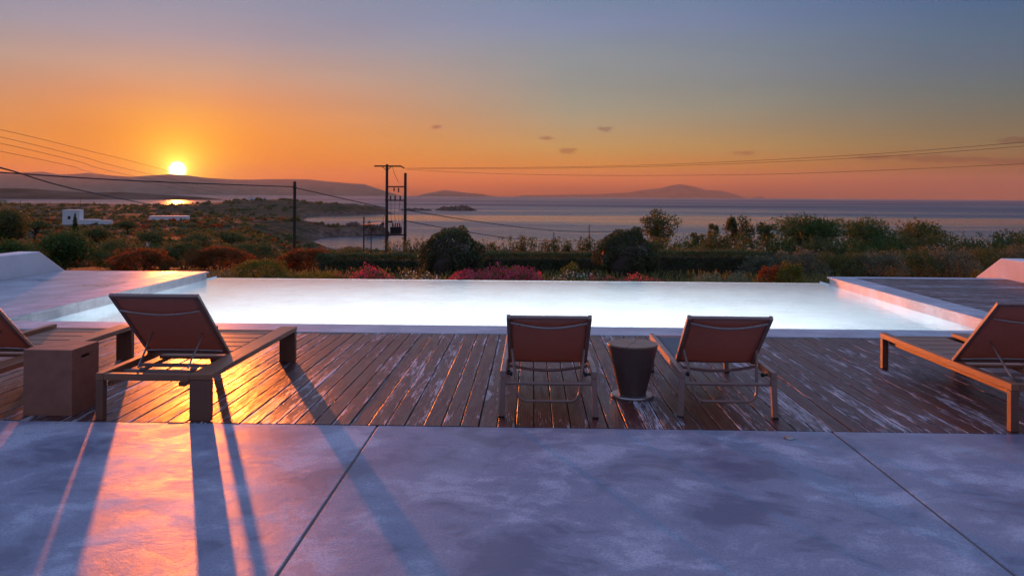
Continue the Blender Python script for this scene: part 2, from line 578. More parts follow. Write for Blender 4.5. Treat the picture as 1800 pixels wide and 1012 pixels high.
def pd(px, d):
    q = at(px, horizon(px), d)
    return (q.x, q.y)


coast = [pd(*q) for q in ((5200, 240), (2600, 255), (1900, 262), (1300, 262), (1000, 265), (760, 262), (690, 258), (640, 256), (602, 264), (574, 290), (562, 335),
                          (578, 372), (612, 380), (640, 383), (672, 390), (670, 408), (640, 414), (600, 424), (560, 445), (543, 520), (536, 600), (548, 705), (600, 775), (650, 815), (688, 838),
                          (696, 862), (684, 905), (610, 1010), (520, 1150), (440, 1260), (350, 1366), (200, 1400), (0, 1400), (-800, 1350), (-2200, 900))]
coast += [(-1400, 200), (-1400, -900), (1400, -900), (1400, 60)]
CP = np.array(coast)


def sdf(x, y):
    """distance to the shore, positive on land"""
    d2 = np.full(x.shape, 1e12)
    inside = np.zeros(x.shape, bool)
    n = len(CP)
    for i in range(n):
        ax, ay = CP[i]; bx, by = CP[(i + 1) % n]
        ex, ey = bx - ax, by - ay
        tt = np.clip(((x - ax) * ex + (y - ay) * ey) / (ex * ex + ey * ey), 0, 1)
        d2 = np.minimum(d2, (x - ax - tt * ex) ** 2 + (y - ay - tt * ey) ** 2)
        cond = (ay > y) != (by > y)
        inside ^= cond & (x < ex * (y - ay) / (ey if abs(ey) > 1e-9 else 1e-9) + ax)
    return np.where(inside, 1, -1) * np.sqrt(d2)


_P = RNG.permutation(512)
_G = RNG.random(512)


def vnoise(x, y):
    xi, yi = np.floor(x).astype(int), np.floor(y).astype(int)
    fx, fy = x - xi, y - yi
    fx, fy = fx * fx * (3 - 2 * fx), fy * fy * (3 - 2 * fy)
    h = lambda a, b: _G[(_P[(a & 511)] + b * 57) & 511]
    return (h(xi, yi) * (1 - fx) + h(xi + 1, yi) * fx) * (1 - fy) + (h(xi, yi + 1) * (1 - fx) + h(xi + 1, yi + 1) * fx) * fy


def fbm(x, y, o=4):
    s, a = 0, 0.5
    for i in range(o):
        s = s + a * (vnoise(x * 2 ** i + 17 * i, y * 2 ** i + 9 * i) - 0.5)
        a *= 0.5
    return s


def sm(a, b, v):
    q = np.clip((v - a) / (b - a), 0, 1)
    return q * q * (3 - 2 * q)


def terr(x, y):
    x = np.asarray(x, float); y = np.asarray(y, float)
    r = np.hypot(x, y)
    base = np.interp(r, [0, 17, 24, 32, 45, 60, 80, 140, 250, 430, 700, 1000, 1400, 3000],
                     [-1.0, -1.0, -1.05, -1.35, -2.2, -3.3, -4.6, -7.8, -10.2, -12.0, -13.4, -14.4, -16.0, -16.0])
    baser = np.interp(r, [0, 17, 24, 32, 45, 60, 80, 140, 250, 400, 3000],
                      [-1.0, -1.0, -1.05, -1.5, -3.0, -4.8, -7.2, -12.3, -16.0, -16.5, -16.5])
    azp = np.tan(np.clip(np.arctan2(x, np.maximum(y, 0.1)) + YAW, -1.3, 1.3)) * F + CX
    kr = sm(430, 600, azp) * (1 - sm(350, 520, r))
    base = base * (1 - kr) + baser * kr
    base = base + sm(30, 120, r) * fbm(x / 42, y / 42) * 2.6 + sm(200, 500, r) * fbm(x / 120 + 5, y / 120) * 5.0
    # the headland hill at the far side of the bay, and a rocky rise this side
    for (px, d, amp, sx, sy) in ((500, 900, 6.5, 55, 130), (430, 930, 6.0, 75, 160), (560, 820, 4.0, 45, 70), (640, 835, 2.5, 40, 40), (520, 410, 1.6, 24, 40), (600, 262, 1.6, 6, 6)):
        cx, cy = pd(px, d)
        base = base + amp * np.exp(-((x - cx) / sx) ** 2 - ((y - cy) / sy) ** 2)
    t = sdf(x, y)
    wid = 5 + 0.018 * r
    rocky = fbm(x / 8, y / 8, 4) * 9.0 * np.exp(-np.abs(t) / 26) * sm(150, 260, r)
    z = SEA - 3 + (base + rocky - SEA + 3) * sm(-wid * 0.55, wid, t)
    pad = (sm(12.5, 11.0, np.abs(x)) if False else 1 - sm(11.0, 12.5, np.abs(x))) * (1 - sm(16.5, 17.3, y))
    return z * (1 - pad) + (-2.6) * pad


def grid_mesh(name, X, Y, Z, mat, wrap=False):
    nr, nc = X.shape
    vs = np.stack([X, Y, Z], -1).reshape(-1, 3)
    i = np.arange(nr - 1)[:, None]; j = np.arange(nc - (0 if wrap else 1))[None, :]
    j2 = (j + 1) % nc
    q = np.stack([np.broadcast_to(a, (nr - 1, j.shape[1])) for a in (i * nc + j, i * nc + j2, (i + 1) * nc + j2, (i + 1) * nc + j)], -1).reshape(-1, 4)
    return np_mesh(name, vs, q, mat, True)


def np_mesh(name, vs, q, mat, smooth=False):
    m = bpy.data.meshes.new(name)
    vs = np.ascontiguousarray(vs, np.float32); q = np.ascontiguousarray(q, np.int32)
    m.vertices.add(len(vs)); m.vertices.foreach_set('co', vs.ravel())
    k = q.shape[1]
    m.loops.add(q.size); m.loops.foreach_set('vertex_index', q.ravel())
    m.polygons.add(len(q)); m.polygons.foreach_set('loop_start', np.arange(len(q), dtype=np.int32) * k)
    m.update(calc_edges=True)
    m.validate()
    if smooth:
        m.polygons.foreach_set('use_smooth', np.ones(len(m.polygons), bool))
    m.materials.append(mat)
    return m


def mat_ground():
    m, t, p, _ = new_mat('scrub_ground')
    geo = t.node('ShaderNodeNewGeometry')
    pos = geo.outputs['Position']
    n1 = t.noise(pos, 0.035, 6, 0.65)
    n2 = t.noise(pos, 0.22, 5, 0.7)
    n3 = t.noise(pos, 1.6, 4, 0.7)
    k = t.math('ADD', t.math('MULTIPLY', n1, 0.45), t.math('ADD', t.math('MULTIPLY', n2, 0.4), t.math('MULTIPLY', n3, 0.15)))
    c = t.ramp(k, [(0.38, (0.035, 0.038, 0.016)), (0.48, (0.08, 0.055, 0.024)), (0.56, (0.16, 0.085, 0.04)), (0.68, (0.26, 0.155, 0.09))])
    s = t.node('ShaderNodeSeparateXYZ'); t.put(s.inputs[0], pos)
    nz = t.node('ShaderNodeSeparateXYZ'); t.put(nz.inputs[0], geo.outputs['Normal'])
    rock = t.mix(t.rng(n2, 0.3, 0.7), (0.055, 0.032, 0.022), (0.24, 0.15, 0.105))
    steep = t.rng(nz.outputs[2], 0.93, 0.75, 0, 1)
    low = t.rng(s.outputs[2], SEA + 5.0, SEA + 1.5)
    c = t.mix(t.math('MAXIMUM', steep, low), c, rock)
    t.put(p.inputs['Base Color'], c)
    p.inputs['Roughness'].default_value = 0.95
    p.inputs['Specular IOR Level'].default_value = 0.1
    t.put(p.inputs['Normal'], t.bump(t.math('ADD', n2, n3), 0.9, 0.8))
    return m


M['ground'] = mat_ground()
azs = np.concatenate([np.linspace(-180, -52, 40, endpoint=False), np.linspace(-52, 40, 640, endpoint=False), np.linspace(40, 180, 44, endpoint=False)])
rs = np.concatenate([np.linspace(0.5, 16, 12, endpoint=False), np.geomspace(16, 1750, 300)])
A, RR = np.meshgrid(np.radians(azs), rs)
GX, GY = RR * np.sin(A), RR * np.cos(A)
ground = link('ground', grid_mesh('ground', GX, GY, terr(GX, GY), M['ground'], wrap=True))
tag(ground, 'dry scrub land falling from the villa to the rocky shore', kind='structure')


def gz(x, y):
    return float(terr(np.array([x]), np.array([y]))[0])


def mat_sea():
    m, t, p, _ = new_mat('sea_water')
    pos = t.node('ShaderNodeNewGeometry').outputs['Position']
    bands = t.noise(t.mapping(pos, scale=(0.0008, 0.0042, 1)), 1.0, 5, 0.55, 0.6)
    sw = t.noise(t.mapping(pos, scale=(0.10, 0.22, 1)), 1.0, 4, 0.6)
    rp = t.noise(t.mapping(pos, scale=(0.5, 0.9, 1)), 1.0, 4, 0.65)
    p.inputs['Base Color'].default_value = (0.018, 0.030, 0.052, 1)
    p.inputs['IOR'].default_value = 1.33
    sp = t.node('ShaderNodeSeparateXYZ'); t.put(sp.inputs[0], pos)
    wind = t.rng(sp.outputs[1], 350, 1500, 0.0, 0.24)          # sheltered bay, ruffled open water
    t.put(p.inputs['Roughness'], t.math('ADD', t.rng(bands, 0.38, 0.62, 0.05, 0.30), wind))
    h = t.math('ADD', t.math('MULTIPLY', sw, 1.6), t.math('MULTIPLY', rp, 0.5))
    t.put(p.inputs['Normal'], t.bump(h, 0.5, 0.6))
    return m


M['sea'] = mat_sea()
ra = np.linspace(0, 2 * math.pi, 128, endpoint=False)
rr = np.concatenate([[1.0], np.geomspace(60, 20000, 40)])
A2, R2 = np.meshgrid(ra, rr)
sea = link('sea', grid_mesh('sea', R2 * np.cos(A2), R2 * np.sin(A2), np.full(A2.shape, SEA), M['sea'], wrap=True))
tag(sea, 'calm evening sea reaching to the horizon', kind='structure')


# ------------------------------------------------------------------ far hills and islands
def mat_hill(name, a, b):
    m, t, p, _ = new_mat(name)
    pos = t.node('ShaderNodeNewGeometry').outputs['Position']
    n = t.noise(pos, 0.004, 6, 0.65)
    t.put(p.inputs['Base Color'], t.mix(t.rng(n, 0.35, 0.65), a, b))
    p.inputs['Roughness'].default_value = 1.0
    p.inputs['Specular IOR Level'].default_value = 0.0
    return m


M['hill'] = mat_hill('far_hill', (0.05, 0.045, 0.03), (0.14, 0.10, 0.07))


def ridge(name, label, prof, d, depth, rough=0.05, n=240):
    px = np.linspace(prof[0][0], prof[-1][0], n)
    py = np.interp(px, [q[0] for q in prof], [q[1] for q in prof])
    rows = 13
    X = np.zeros((rows, n)); Y = np.zeros((rows, n)); Z = np.zeros((rows, n))
    for i in range(rows):
        s = i / (rows - 1) * 2 - 1
        for j in range(n):
            dd = d + s * depth * 0.5
            q = at(px[j], py[j], d)
            top = q.z - SEA
            v = max(0.0, 1 - abs(s) ** 1.25)
            x0, y0 = pd(px[j], dd)
            X[i, j], Y[i, j] = x0, y0
            Z[i, j] = SEA - 4 + (top + 4) * v
    g = fbm(X / (depth * 0.11), Y / (depth * 0.11), 5)
    hgt = np.maximum(Z - SEA, 0)
    Z = Z + g * rough * hgt * 6.0 * np.where(np.abs(np.linspace(-1, 1, rows))[:, None] < 0.05, 0.12, 1.0)
    o = link(name, grid_mesh(name, X, Y, Z, M['hill']))
    return tag(o, label, kind='structure')


ridge('mountain_ridge', 'hazy mountain ridge under the setting sun', [(-420, 330), (-200, 312), (-60, 306), (0, 304), (40, 303), (75, 302), (105, 307), (130, 306), (155, 304), (185, 308), (230, 311), (270, 308), (300, 306), (335, 309),
      (365, 313), (400, 315), (440, 316), (480, 315), (540, 315), (575, 319), (600, 321), (640, 324), (665, 332), (690, 340), (708, 346)], 17800, 2600)
ridge('near_hill', 'low dark hill across the strait', [(-500, 340), (-200, 334), (0, 331), (30, 331), (60, 332), (110, 336), (160, 339), (210, 338), (250, 340), (300, 343), (350, 346), (390, 350), (408, 353)], 2900, 800, 0.03)
ridge('distant_hill', 'faint distant hills on the horizon right of the power poles', [(728, 346), (745, 341), (762, 338), (780, 334), (800, 336), (820, 339), (845, 341), (872, 346)], 17500, 1500, n=80)
ridge('island', 'long hazy island with a single peak on the horizon', [(896, 347), (920, 343), (960, 343), (1000, 342), (1050, 341), (1100, 339), (1130, 334), (1160, 331), (1180, 326), (1195, 324), (1215, 327), (1240, 334), (1270, 336),
      (1290, 341), (1312, 348)], 17000, 2200)
ridge('islet', 'tiny far islet right of the long island', [(1318, 349), (1328, 346), (1340, 345.5), (1348, 349)], 17000, 300, n=30)
ridge('islet', 'smallest far islet near the right horizon', [(1386, 350), (1394, 347), (1402, 350)], 17000, 200, n=20)


def rock_reef(label, cx, cy, lx, ly, hh, seed):
    n, mrow = 60, 24
    U, V = np.meshgrid(np.linspace(-1, 1, n), np.linspace(-1, 1, mrow))
    e = np.clip(1 - U ** 2 - V ** 2, 0, 1) ** 0.5
    z = e * (0.55 + 1.5 * fbm(U * 5 + seed, V * 3 + seed, 5)) * hh
    o = link('reef', grid_mesh('reef', cx + U * lx, cy + V * ly, SEA - 0.4 + z, M['ground']))
    return tag(o, label, kind='structure')


x_, y_ = pd(802, 1060)
rock_reef('long low reef standing out in the bay', x_, y_, 29, 13, 9.0, 3.1)
x_, y_ = pd(732, 1040)
rock_reef('flat reef just off the headland tip', x_, y_, 22, 9, 5.0, 8.4)
x_, y_ = pd(690, 400)
rock_reef('small dark rock in the near bay behind the transformer', x_, y_, 7, 4, 1.8, 5.2)
x_, y_ = pd(655, 396)
rock_reef('jagged rock at the end of the near point', x_, y_, 9, 5, 8.0, 1.7)
x_, y_ = pd(625, 400)
rock_reef('jagged rock halfway along the near point', x_, y_, 12, 7, 8.0, 6.1)

# ------------------------------------------------------------------ terrace, deck, pool
XL, XR = -6.5, 5.85                 # pool walls
YN = 9.45                           # near edge of the water
DECK0, DECK1, COP1 = 5.345, 8.93, 9.45
ZW = -0.16                          # water level

ter = empty('terrace')
tag(ter, 'polished cement terrace in large slabs', kind='structure')
xs = [-10.13, -7.1, -4.06, -1.03, 2.0, 5.03, 8.06, 11.1]
for i in range(len(xs) - 1):
    mb = MB()
    mb.box((xs[i] + 0.0065, -2.2, -0.14), (xs[i + 1] - 0.0065, DECK0 - 0.006, 0.0), 0.004)
    mb.build('slab', M['concrete'], ter)
fill = mat_paint('joint_filler', (0.16, 0.095, 0.07), 0.8)
for x in xs[1:-1]:
    mb = MB(); mb.box((x - 0.006, -2.19, -0.13), (x + 0.006, DECK0 - 0.02, -0.005), 0.001)
    mb.build('joint', fill, ter)
mb = MB(); mb.lathe([(0.034, 0.0005), (0.034, 0.005), (0.028, 0.009), (0.012, 0.010)], 20)
dc = tag(mb.build('drain_cap', M['steel'], None, True), 'small round metal cap set in the terrace by the deck edge', 'cap')
q = at(1389, 767, 5.13); dc.location = (q.x, q.y, 0)

deck = empty('wood_deck')
tag(deck, 'weathered dark timber deck along the pool', kind='structure')
PITCH, GAP = 0.1247, 0.007
L = DECK1 - DECK0 - 0.008
mb = MB(); mb.box((-PITCH / 2 + GAP / 2, -L / 2, -0.026), (PITCH / 2 - GAP / 2, L / 2, 0), 0.003)
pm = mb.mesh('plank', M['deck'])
x0 = -0.226 - 80 * PITCH
n = 0
while x0 + n * PITCH < 10.0:
    o = link('plank', pm, deck)
    o.location = (x0 + n * PITCH + PITCH / 2, (DECK0 + DECK1) / 2, random.uniform(-0.0015, 0.0015))
    o.rotation_euler = (0, random.uniform(-0.006, 0.006), (math.pi if random.random() < 0.5 else 0))
    n += 1
for k in range(8):
    mb = MB(); mb.box((-10.3, DECK0 + 0.2 + k * 0.45, -0.09), (10.1, DECK0 + 0.25 + k * 0.45, -0.03), 0.003)
    mb.build('joist', M['dark'], deck)
mb = MB(); mb.box((-10.3, DECK0, -0.2), (10.1, DECK1, -0.12), 0.003)
mb.build('underlay', M['dark'], deck)

# copings
for lo, hi, nm in (((-10.3, DECK1 + 0.004, -0.06), (10.1, COP1 + 0.03, 0.004), 'near'),
                   ((-7.04, COP1 + 0.034, -0.035), (XL + 0.04, 15.8, 0.0), 'left'),
                   ((XR - 0.03, COP1 + 0.034, -0.035), (6.27, 15.84, 0.0), 'right')):
    mb = MB(); mb.box(lo, hi, 0.006)
    o = mb.build('coping', M['coping'])
    tag(o, {'near': 'pale cement coping between the deck and the pool', 'left': 'pale cement coping along the left pool wall', 'right': 'pale cement coping along the right pool wall'}[nm], kind='structure')
# platforms
mb = MB(); mb.box((-9.42, COP1 + 0.034, -0.30), (-7.044, 15.8, -0.004), 0.004)
tag(mb.build('platform', M['platform']), 'smooth cement platform left of the pool', kind='structure')
mb = MB(); mb.box((-9.42, COP1 + 0.04, -2.6), (XL - 0.15, 15.7, -0.31), 0.004)
tag(mb.build('platform_base', M['plaster']), 'plastered base under the left platform', kind='structure')
plat = empty('platform_deck')
tag(plat, 'dark timber deck on the platform right of the pool', kind='structure')
yy, k = COP1 + 0.05, 0
mb = MB(); mb.box((-1.44, -PITCH / 2 + GAP / 2, -0.026), (1.44, PITCH / 2 - GAP / 2, 0), 0.003)
pm2 = mb.mesh('plank', M['deckx'])
while yy + PITCH < 15.58:
    o = link('plank', pm2, plat)
    o.location = (6.275 + 1.44, yy + PITCH / 2, -0.006 + random.uniform(-0.0015, 0.0015))
    o.rotation_euler = (random.uniform(-0.004, 0.004), 0, math.pi if random.random() < .5 else 0)
    yy += PITCH
mb = MB(); mb.box((6.275, COP1 + 0.04, -0.2), (9.18, 15.58, -0.06), 0.003)
mb.build('underlay', M['dark'], plat)
mb = MB(); mb.box((6.274, 15.59, -0.2), (9.18, 15.84, 0.0), 0.005)
tag(mb.build('coping', M['coping']), 'thin pale kerb behind the right platform deck', kind='structure')
mb = MB(); mb.box((XR + 0.12, COP1 + 0.04, -2.6), (9.18, 15.75, -0.21), 0.004)
tag(mb.build('platform_base', M['plaster']), 'plastered base under the right platform', kind='structure')

# parapets with a sloping end
def parapet(label, xa, xb, y_lo, top, y_s, y_e):
    mb = MB()
    prof = [(y_lo, -1.4), (y_lo, top), (y_s, top), (y_e, -0.06), (y_e, -1.4)]
    vs = [(xa, y, z) for y, z in prof] + [(xb, y, z) for y, z in prof]
    n = len(prof)
    mb.add(vs, [tuple(range(n)), tuple(range(n, 2 * n))] + [(i, (i + 1) % n, n + (i + 1) % n, n + i) for i in range(n)])
    o = mb.build('parapet_wall', M['plaster'])
    bv = o.modifiers.new('bevel', 'BEVEL'); bv.width = 0.02; bv.segments = 3; bv.limit_method = 'ANGLE'
    return tag(o, label, 'wall', 'low parapets at the outer sides')


parapet('low white parapet with sloping end on the left platform, in shade', -9.85, -9.43, 9.6, 0.425, 15.05, 15.98)
parapet('low white parapet with sloping end on the right platform, facing the sun', 9.19, 9.62, 9.6, 0.385, 15.85, 16.7)

# pool shell
mb = MB()
D = -1.45
x0, x1, y0, y1 = XL, XR, YN, YEDGE
NF = 24                                  # floor: level, then sweeping up to the overflow edge
fy = [y0 + (y1 - y0) * i / NF for i in range(NF + 1)]
fz = [D + (ZW - 0.05 - D) * float(sm(11.2, y1 + 0.3, np.array(y))) for y in fy]
mb.add([(x, y, z) for y, z in zip(fy, fz) for x in (x0, x1)], [(2 * i, 2 * i + 1, 2 * i + 3, 2 * i + 2) for i in range(NF)])
mb.add([(x0, y0, D), (x1, y0, D), (x1, y0, -0.062), (x0, y0, -0.062)], [(0, 1, 2, 3)])
for xx in (x0, x1):
    mb.add([(xx, y0, D), (xx, 15.78, D), (xx, 15.78, ZW - 0.02), (xx, y0, ZW - 0.02)], [(0, 1, 2, 3)])
    band = MB()
    band.add([(xx, y0, ZW - 0.02), (xx, 15.78, ZW - 0.02), (xx, 15.78, -0.036), (xx, y0, -0.036)], [(0, 1, 2, 3)])
    tag(band.build('pool_wall', M['coping']), ('left' if xx == x0 else 'right') + ' pool wall band above the water', kind='structure')
    mb.add([(xx, 15.78, D), (xx, y1 + 0.2, D), (xx, y1 + 0.2, ZW + 0.02), (xx, 15.78, ZW + 0.02)], [(0, 1, 2, 3)])
    s = -0.2 if xx == x0 else 0.2
    mb.add([(xx, 15.78, -0.036), (xx + s, 15.78, -0.036), (xx + s, 15.78, -2.6), (xx, 15.78, -2.6)], [(0, 1, 2, 3)])
mb.add([(x0, y1, fz[-1]), (x1, y1, fz[-1]), (x1, y1, ZW - 0.012), (x0, y1, ZW - 0.012)], [(0, 1, 2, 3)])
mb.add([(x0 - .2, y1, ZW - 0.012), (x1 + .2, y1, ZW - 0.012), (x1 + .2, y1 + 0.2, ZW - 0.03), (x0 - .2, y1 + 0.2, ZW - 0.03)], [(0, 1, 2, 3)])
mb.add([(x0 - .2, y1 + 0.2, ZW - 0.03), (x1 + .2, y1 + 0.2, ZW - 0.03), (x1 + .2, y1 + 0.2, -2.6), (x0 - .2, y1 + 0.2, -2.6)], [(0, 1, 2, 3)])
tag(mb.build('pool_basin', M['basin']), 'pale plastered pool shell', kind='structure')


def mat_pool():
    m, t, p, out = new_mat('pool_water')
    pos = t.node('ShaderNodeNewGeometry').outputs['Position']
    r = t.noise(t.mapping(pos, scale=(1, 1.6, 1)), 3.2, 3, 0.5)
    r2 = t.noise(t.mapping(pos, scale=(1, 1.3, 1)), 14, 3, 0.55)
    p.inputs['Base Color'].default_value = (0.93, 0.98, 1.0, 1)
    p.inputs['Roughness'].default_value = 0.02
    p.inputs['IOR'].default_value = 1.33
    p.inputs['Transmission Weight'].default_value = 1.0
    t.put(p.inputs['Normal'], t.bump(t.math('ADD', r, t.math('MULTIPLY', r2, 0.25)), 0.4, 0.02))
    return m


M['pool'] = mat_pool()
mb = MB()
mb.add([(x0, y0, ZW), (x1, y0, ZW), (x1, y1 + 0.02, ZW), (x0, y1 + 0.02, ZW)], [(0, 1, 2, 3)])
wat = mb.build('pool_water', M['pool'], recalc=False)
tag(wat, 'glowing infinity pool water', kind='structure')


# underwater lamps added out of sight below the near coping to brighten the pool
def mat_fill_lens():
    m, t, p, _ = new_mat('fill_lamp_lens')
    p.inputs['Base Color'].default_value = (0.9, 0.9, 0.9, 1)
    p.inputs['Emission Color'].default_value = (0.92, 0.97, 1.0, 1)
    p.inputs['Emission Strength'].default_value = 5.0
    m.cycles.emission_sampling = 'NONE'
    return m


M['lens'] = mat_fill_lens()
NL = 5
for i in range(NL):
    lx = XL + 2.0 + (XR - XL - 4.0) * i / (NL - 1)
    e = empty('pool_fill_light', (lx, YN + 0.002, -0.80))
    tag(e, ('first', 'second', 'third', 'fourth', 'fifth')[i] + ' from the left of the unseen underwater lights added to brighten the pool', 'pool light', 'added fill lights under the near coping')
    mb = MB(); mb.lathe([(0.15, 0.0), (0.15, 0.02), (0.12, 0.03), (0.115, 0.012)], 28)
    o = mb.build('rim', M['steel'], e, True); o.rotation_euler = (R(-90), 0, 0)
    mb = MB(); mb.lathe([(0.112, 0.004), (0.112, 0.016), (0.08, 0.024), (0.03, 0.027)], 28)
    o = mb.build('lens', M['lens'], e, True); o.rotation_euler = (R(-90), 0, 0)
    la = bpy.data.lights.new('pool_fill_lamp', 'AREA')
    la.shape = 'DISK'; la.size = 0.2; la.energy = 42; la.spread = R(110); la.color = (1.0, 0.97, 0.95)
    lo = bpy.data.objects.new('pool_fill_lamp', la); COL.objects.link(lo); lo.parent = e
    lo.location = (0, 0.05, 0); lo.rotation_euler = (R(98), 0, 0)


# ------------------------------------------------------------------ furniture
def tube_u(mb, pts, r, n=8):
    mb.tube(pts, r, n)


def bench_lounger():
    t = empty('sun_lounger')
    def part(name, mat, *boxes, parent=t, c=0.004):
        m_ = MB()
        for lo, hi in boxes:
            m_.box(lo, hi, c)
        return m_.build(name, mat, parent)
    W, LL, H = 0.795, 2.0, 0.323
    part('side_rail', M['teak'], ((0.645, 0, 0.283), (W, LL, H)))
    part('side_rail', M['teak'], ((0, 0, 0.273), (0.055, LL, H)))
    part('leg', M['teakz'], ((0, 0.002, 0), (0.053, 0.055, 0.272)))
    part('leg', M['teakz'], ((0.647, 0.004, 0), (W - 0.002, 0.055, 0.282)))
    part('leg', M['teakz'], ((0, LL - 0.057, 0), (0.053, LL - 0.002, 0.272)))
    part('leg', M['teakz'], ((0.647, LL - 0.059, 0), (W - 0.002, LL - 0.004, 0.282)))
    part('cross_rail', M['teakx'], ((0.056, 0.001, 0.273), (0.644, 0.046, 0.320)))
    part('cross_rail', M['teakx'], ((0.056, LL - 0.047, 0.262), (0.644, LL - 0.001, 0.292)))
    part('ledge', M['teak'], ((0.55, 0.05, 0.225), (0.60, LL - 0.05, 0.256)))
    part('ledge', M['teak'], ((0.057, 0.05, 0.225), (0.09, LL - 0.05, 0.256)))
    y, k = 0.80, 0
    while y + 0.185 < LL + 0.01:
        part('slat', M['teakx'], ((0.064, y, 0.258), (0.575, y + 0.172, 0.288)), c=0.009)
        y += 0.198
    for y in (0.26, 0.47):
        m_ = MB(); m_.box((0.057, y, 0.266), (0.643, y + 0.03, 0.29), 0.003)
        m_.build('cross_bar', M['frame'], t)
    for x in (0.20, 0.565):
        m_ = MB(); m_.box((x - 0.02, 0.245, 0.291), (x + 0.02, 0.29, 0.312), 0.004)
        m_.build('notch_block', M['frame'], t)
    # back panel, hinged at the far end and raised towards the house
    hz, hy, tz, ty = 0.318, 0.76, 0.838, 0.165
    a = math.atan2(tz - hz, hy - ty)
    ln = math.hypot(tz - hz, hy - ty)
    Mx = Matrix.Translation((0, hy, hz)) @ Matrix.Rotation(math.pi - a, 4, 'X')   # local +y runs up the panel, local -z is the sitting side
    def bp(u, s, nn=0.0):
        return Mx @ Vector((u, s, nn))
    m_ = MB()
    m_.box((0.0, 0, -0.014), (0.028, ln, 0.014), 0.004, Mx)
    m_.box((0.612, 0, -0.014), (0.64, ln, 0.014), 0.004, Mx)
    m_.box((0.0281, ln - 0.026, -0.0135), (0.6119, ln - 0.001, 0.0135), 0.004, Mx)
    m_.box((0.0281, 0.001, -0.0135), (0.6119, 0.024, 0.0135), 0.004, Mx)
    bf = m_.build('back_frame', M['frame'], t)
    m_ = MB()
    nn = 12
    vs, fs = [], []
    for i in range(nn + 1):
        for j in range(nn + 1):
            u, s = 0.026 + 0.588 * i / nn, 0.02 + (ln - 0.04) * j / nn
            sag = 0.012 * math.sin(math.pi * i / nn) * math.sin(math.pi * j / nn)
            vs.append(bp(u, s, sag + 0.004))
    for i in range(nn):
        for j in range(nn):
            fs.append((i * (nn + 1) + j, (i + 1) * (nn + 1) + j, (i + 1) * (nn + 1) + j + 1, i * (nn + 1) + j + 1))
    m_.add(vs, fs)
    sl = m_.build('back_sling', M['sling'], t, True)
    so = sl.modifiers.new('thick', 'SOLIDIFY'); so.thickness = 0.003
    for s, sg in ((ln * 0.80, 0.035), (ln * 0.10, -0.03)):
        m_ = MB()
        m_.tube([bp(0.03 + 0.58 * k / 14, s - sg * math.sin(math.pi * k / 14), 0.028 + 0.012 * math.sin(math.pi * k / 14)) for k in range(15)], 0.007, 8)
        m_.build('curved_bar', M['steel'], t, True)
    for x in (0.15, 0.53):
        m_ = MB(); m_.tube([bp(x, ln * 0.40, 0.02), (x + (0.01 if x < .3 else -0.01), 0.272, 0.305)], 0.0075, 8)
        m_.build('strut', M['steel'], t, True)
    m_ = MB(); m_.tube([(0.03, hy, hz), (0.61, hy, hz)], 0.009, 8)
    m_.build('hinge_bar', M['steel'], t, True)
    return t


bench = bench_lounger()
bench.location = (-2.975, 5.37, 0.0)
tag(bench, 'slatted wooden lounger with tilted brown back, sun glowing across its wide side rail', 'sun lounger', 'slatted loungers at the deck edge')
b2 = copy_tree(bench); b2.location.x = -2.975 - 1.53
tag(b2, 'slatted wooden lounger cut by the left edge, behind the brown cube table', 'sun lounger')
b3 = copy_tree(bench); b3.location.x = 3.195; b3.location.y = 5.375
tag(b3, 'slatted lounger cut by the right edge, its narrow side rail lit orange', 'sun lounger')


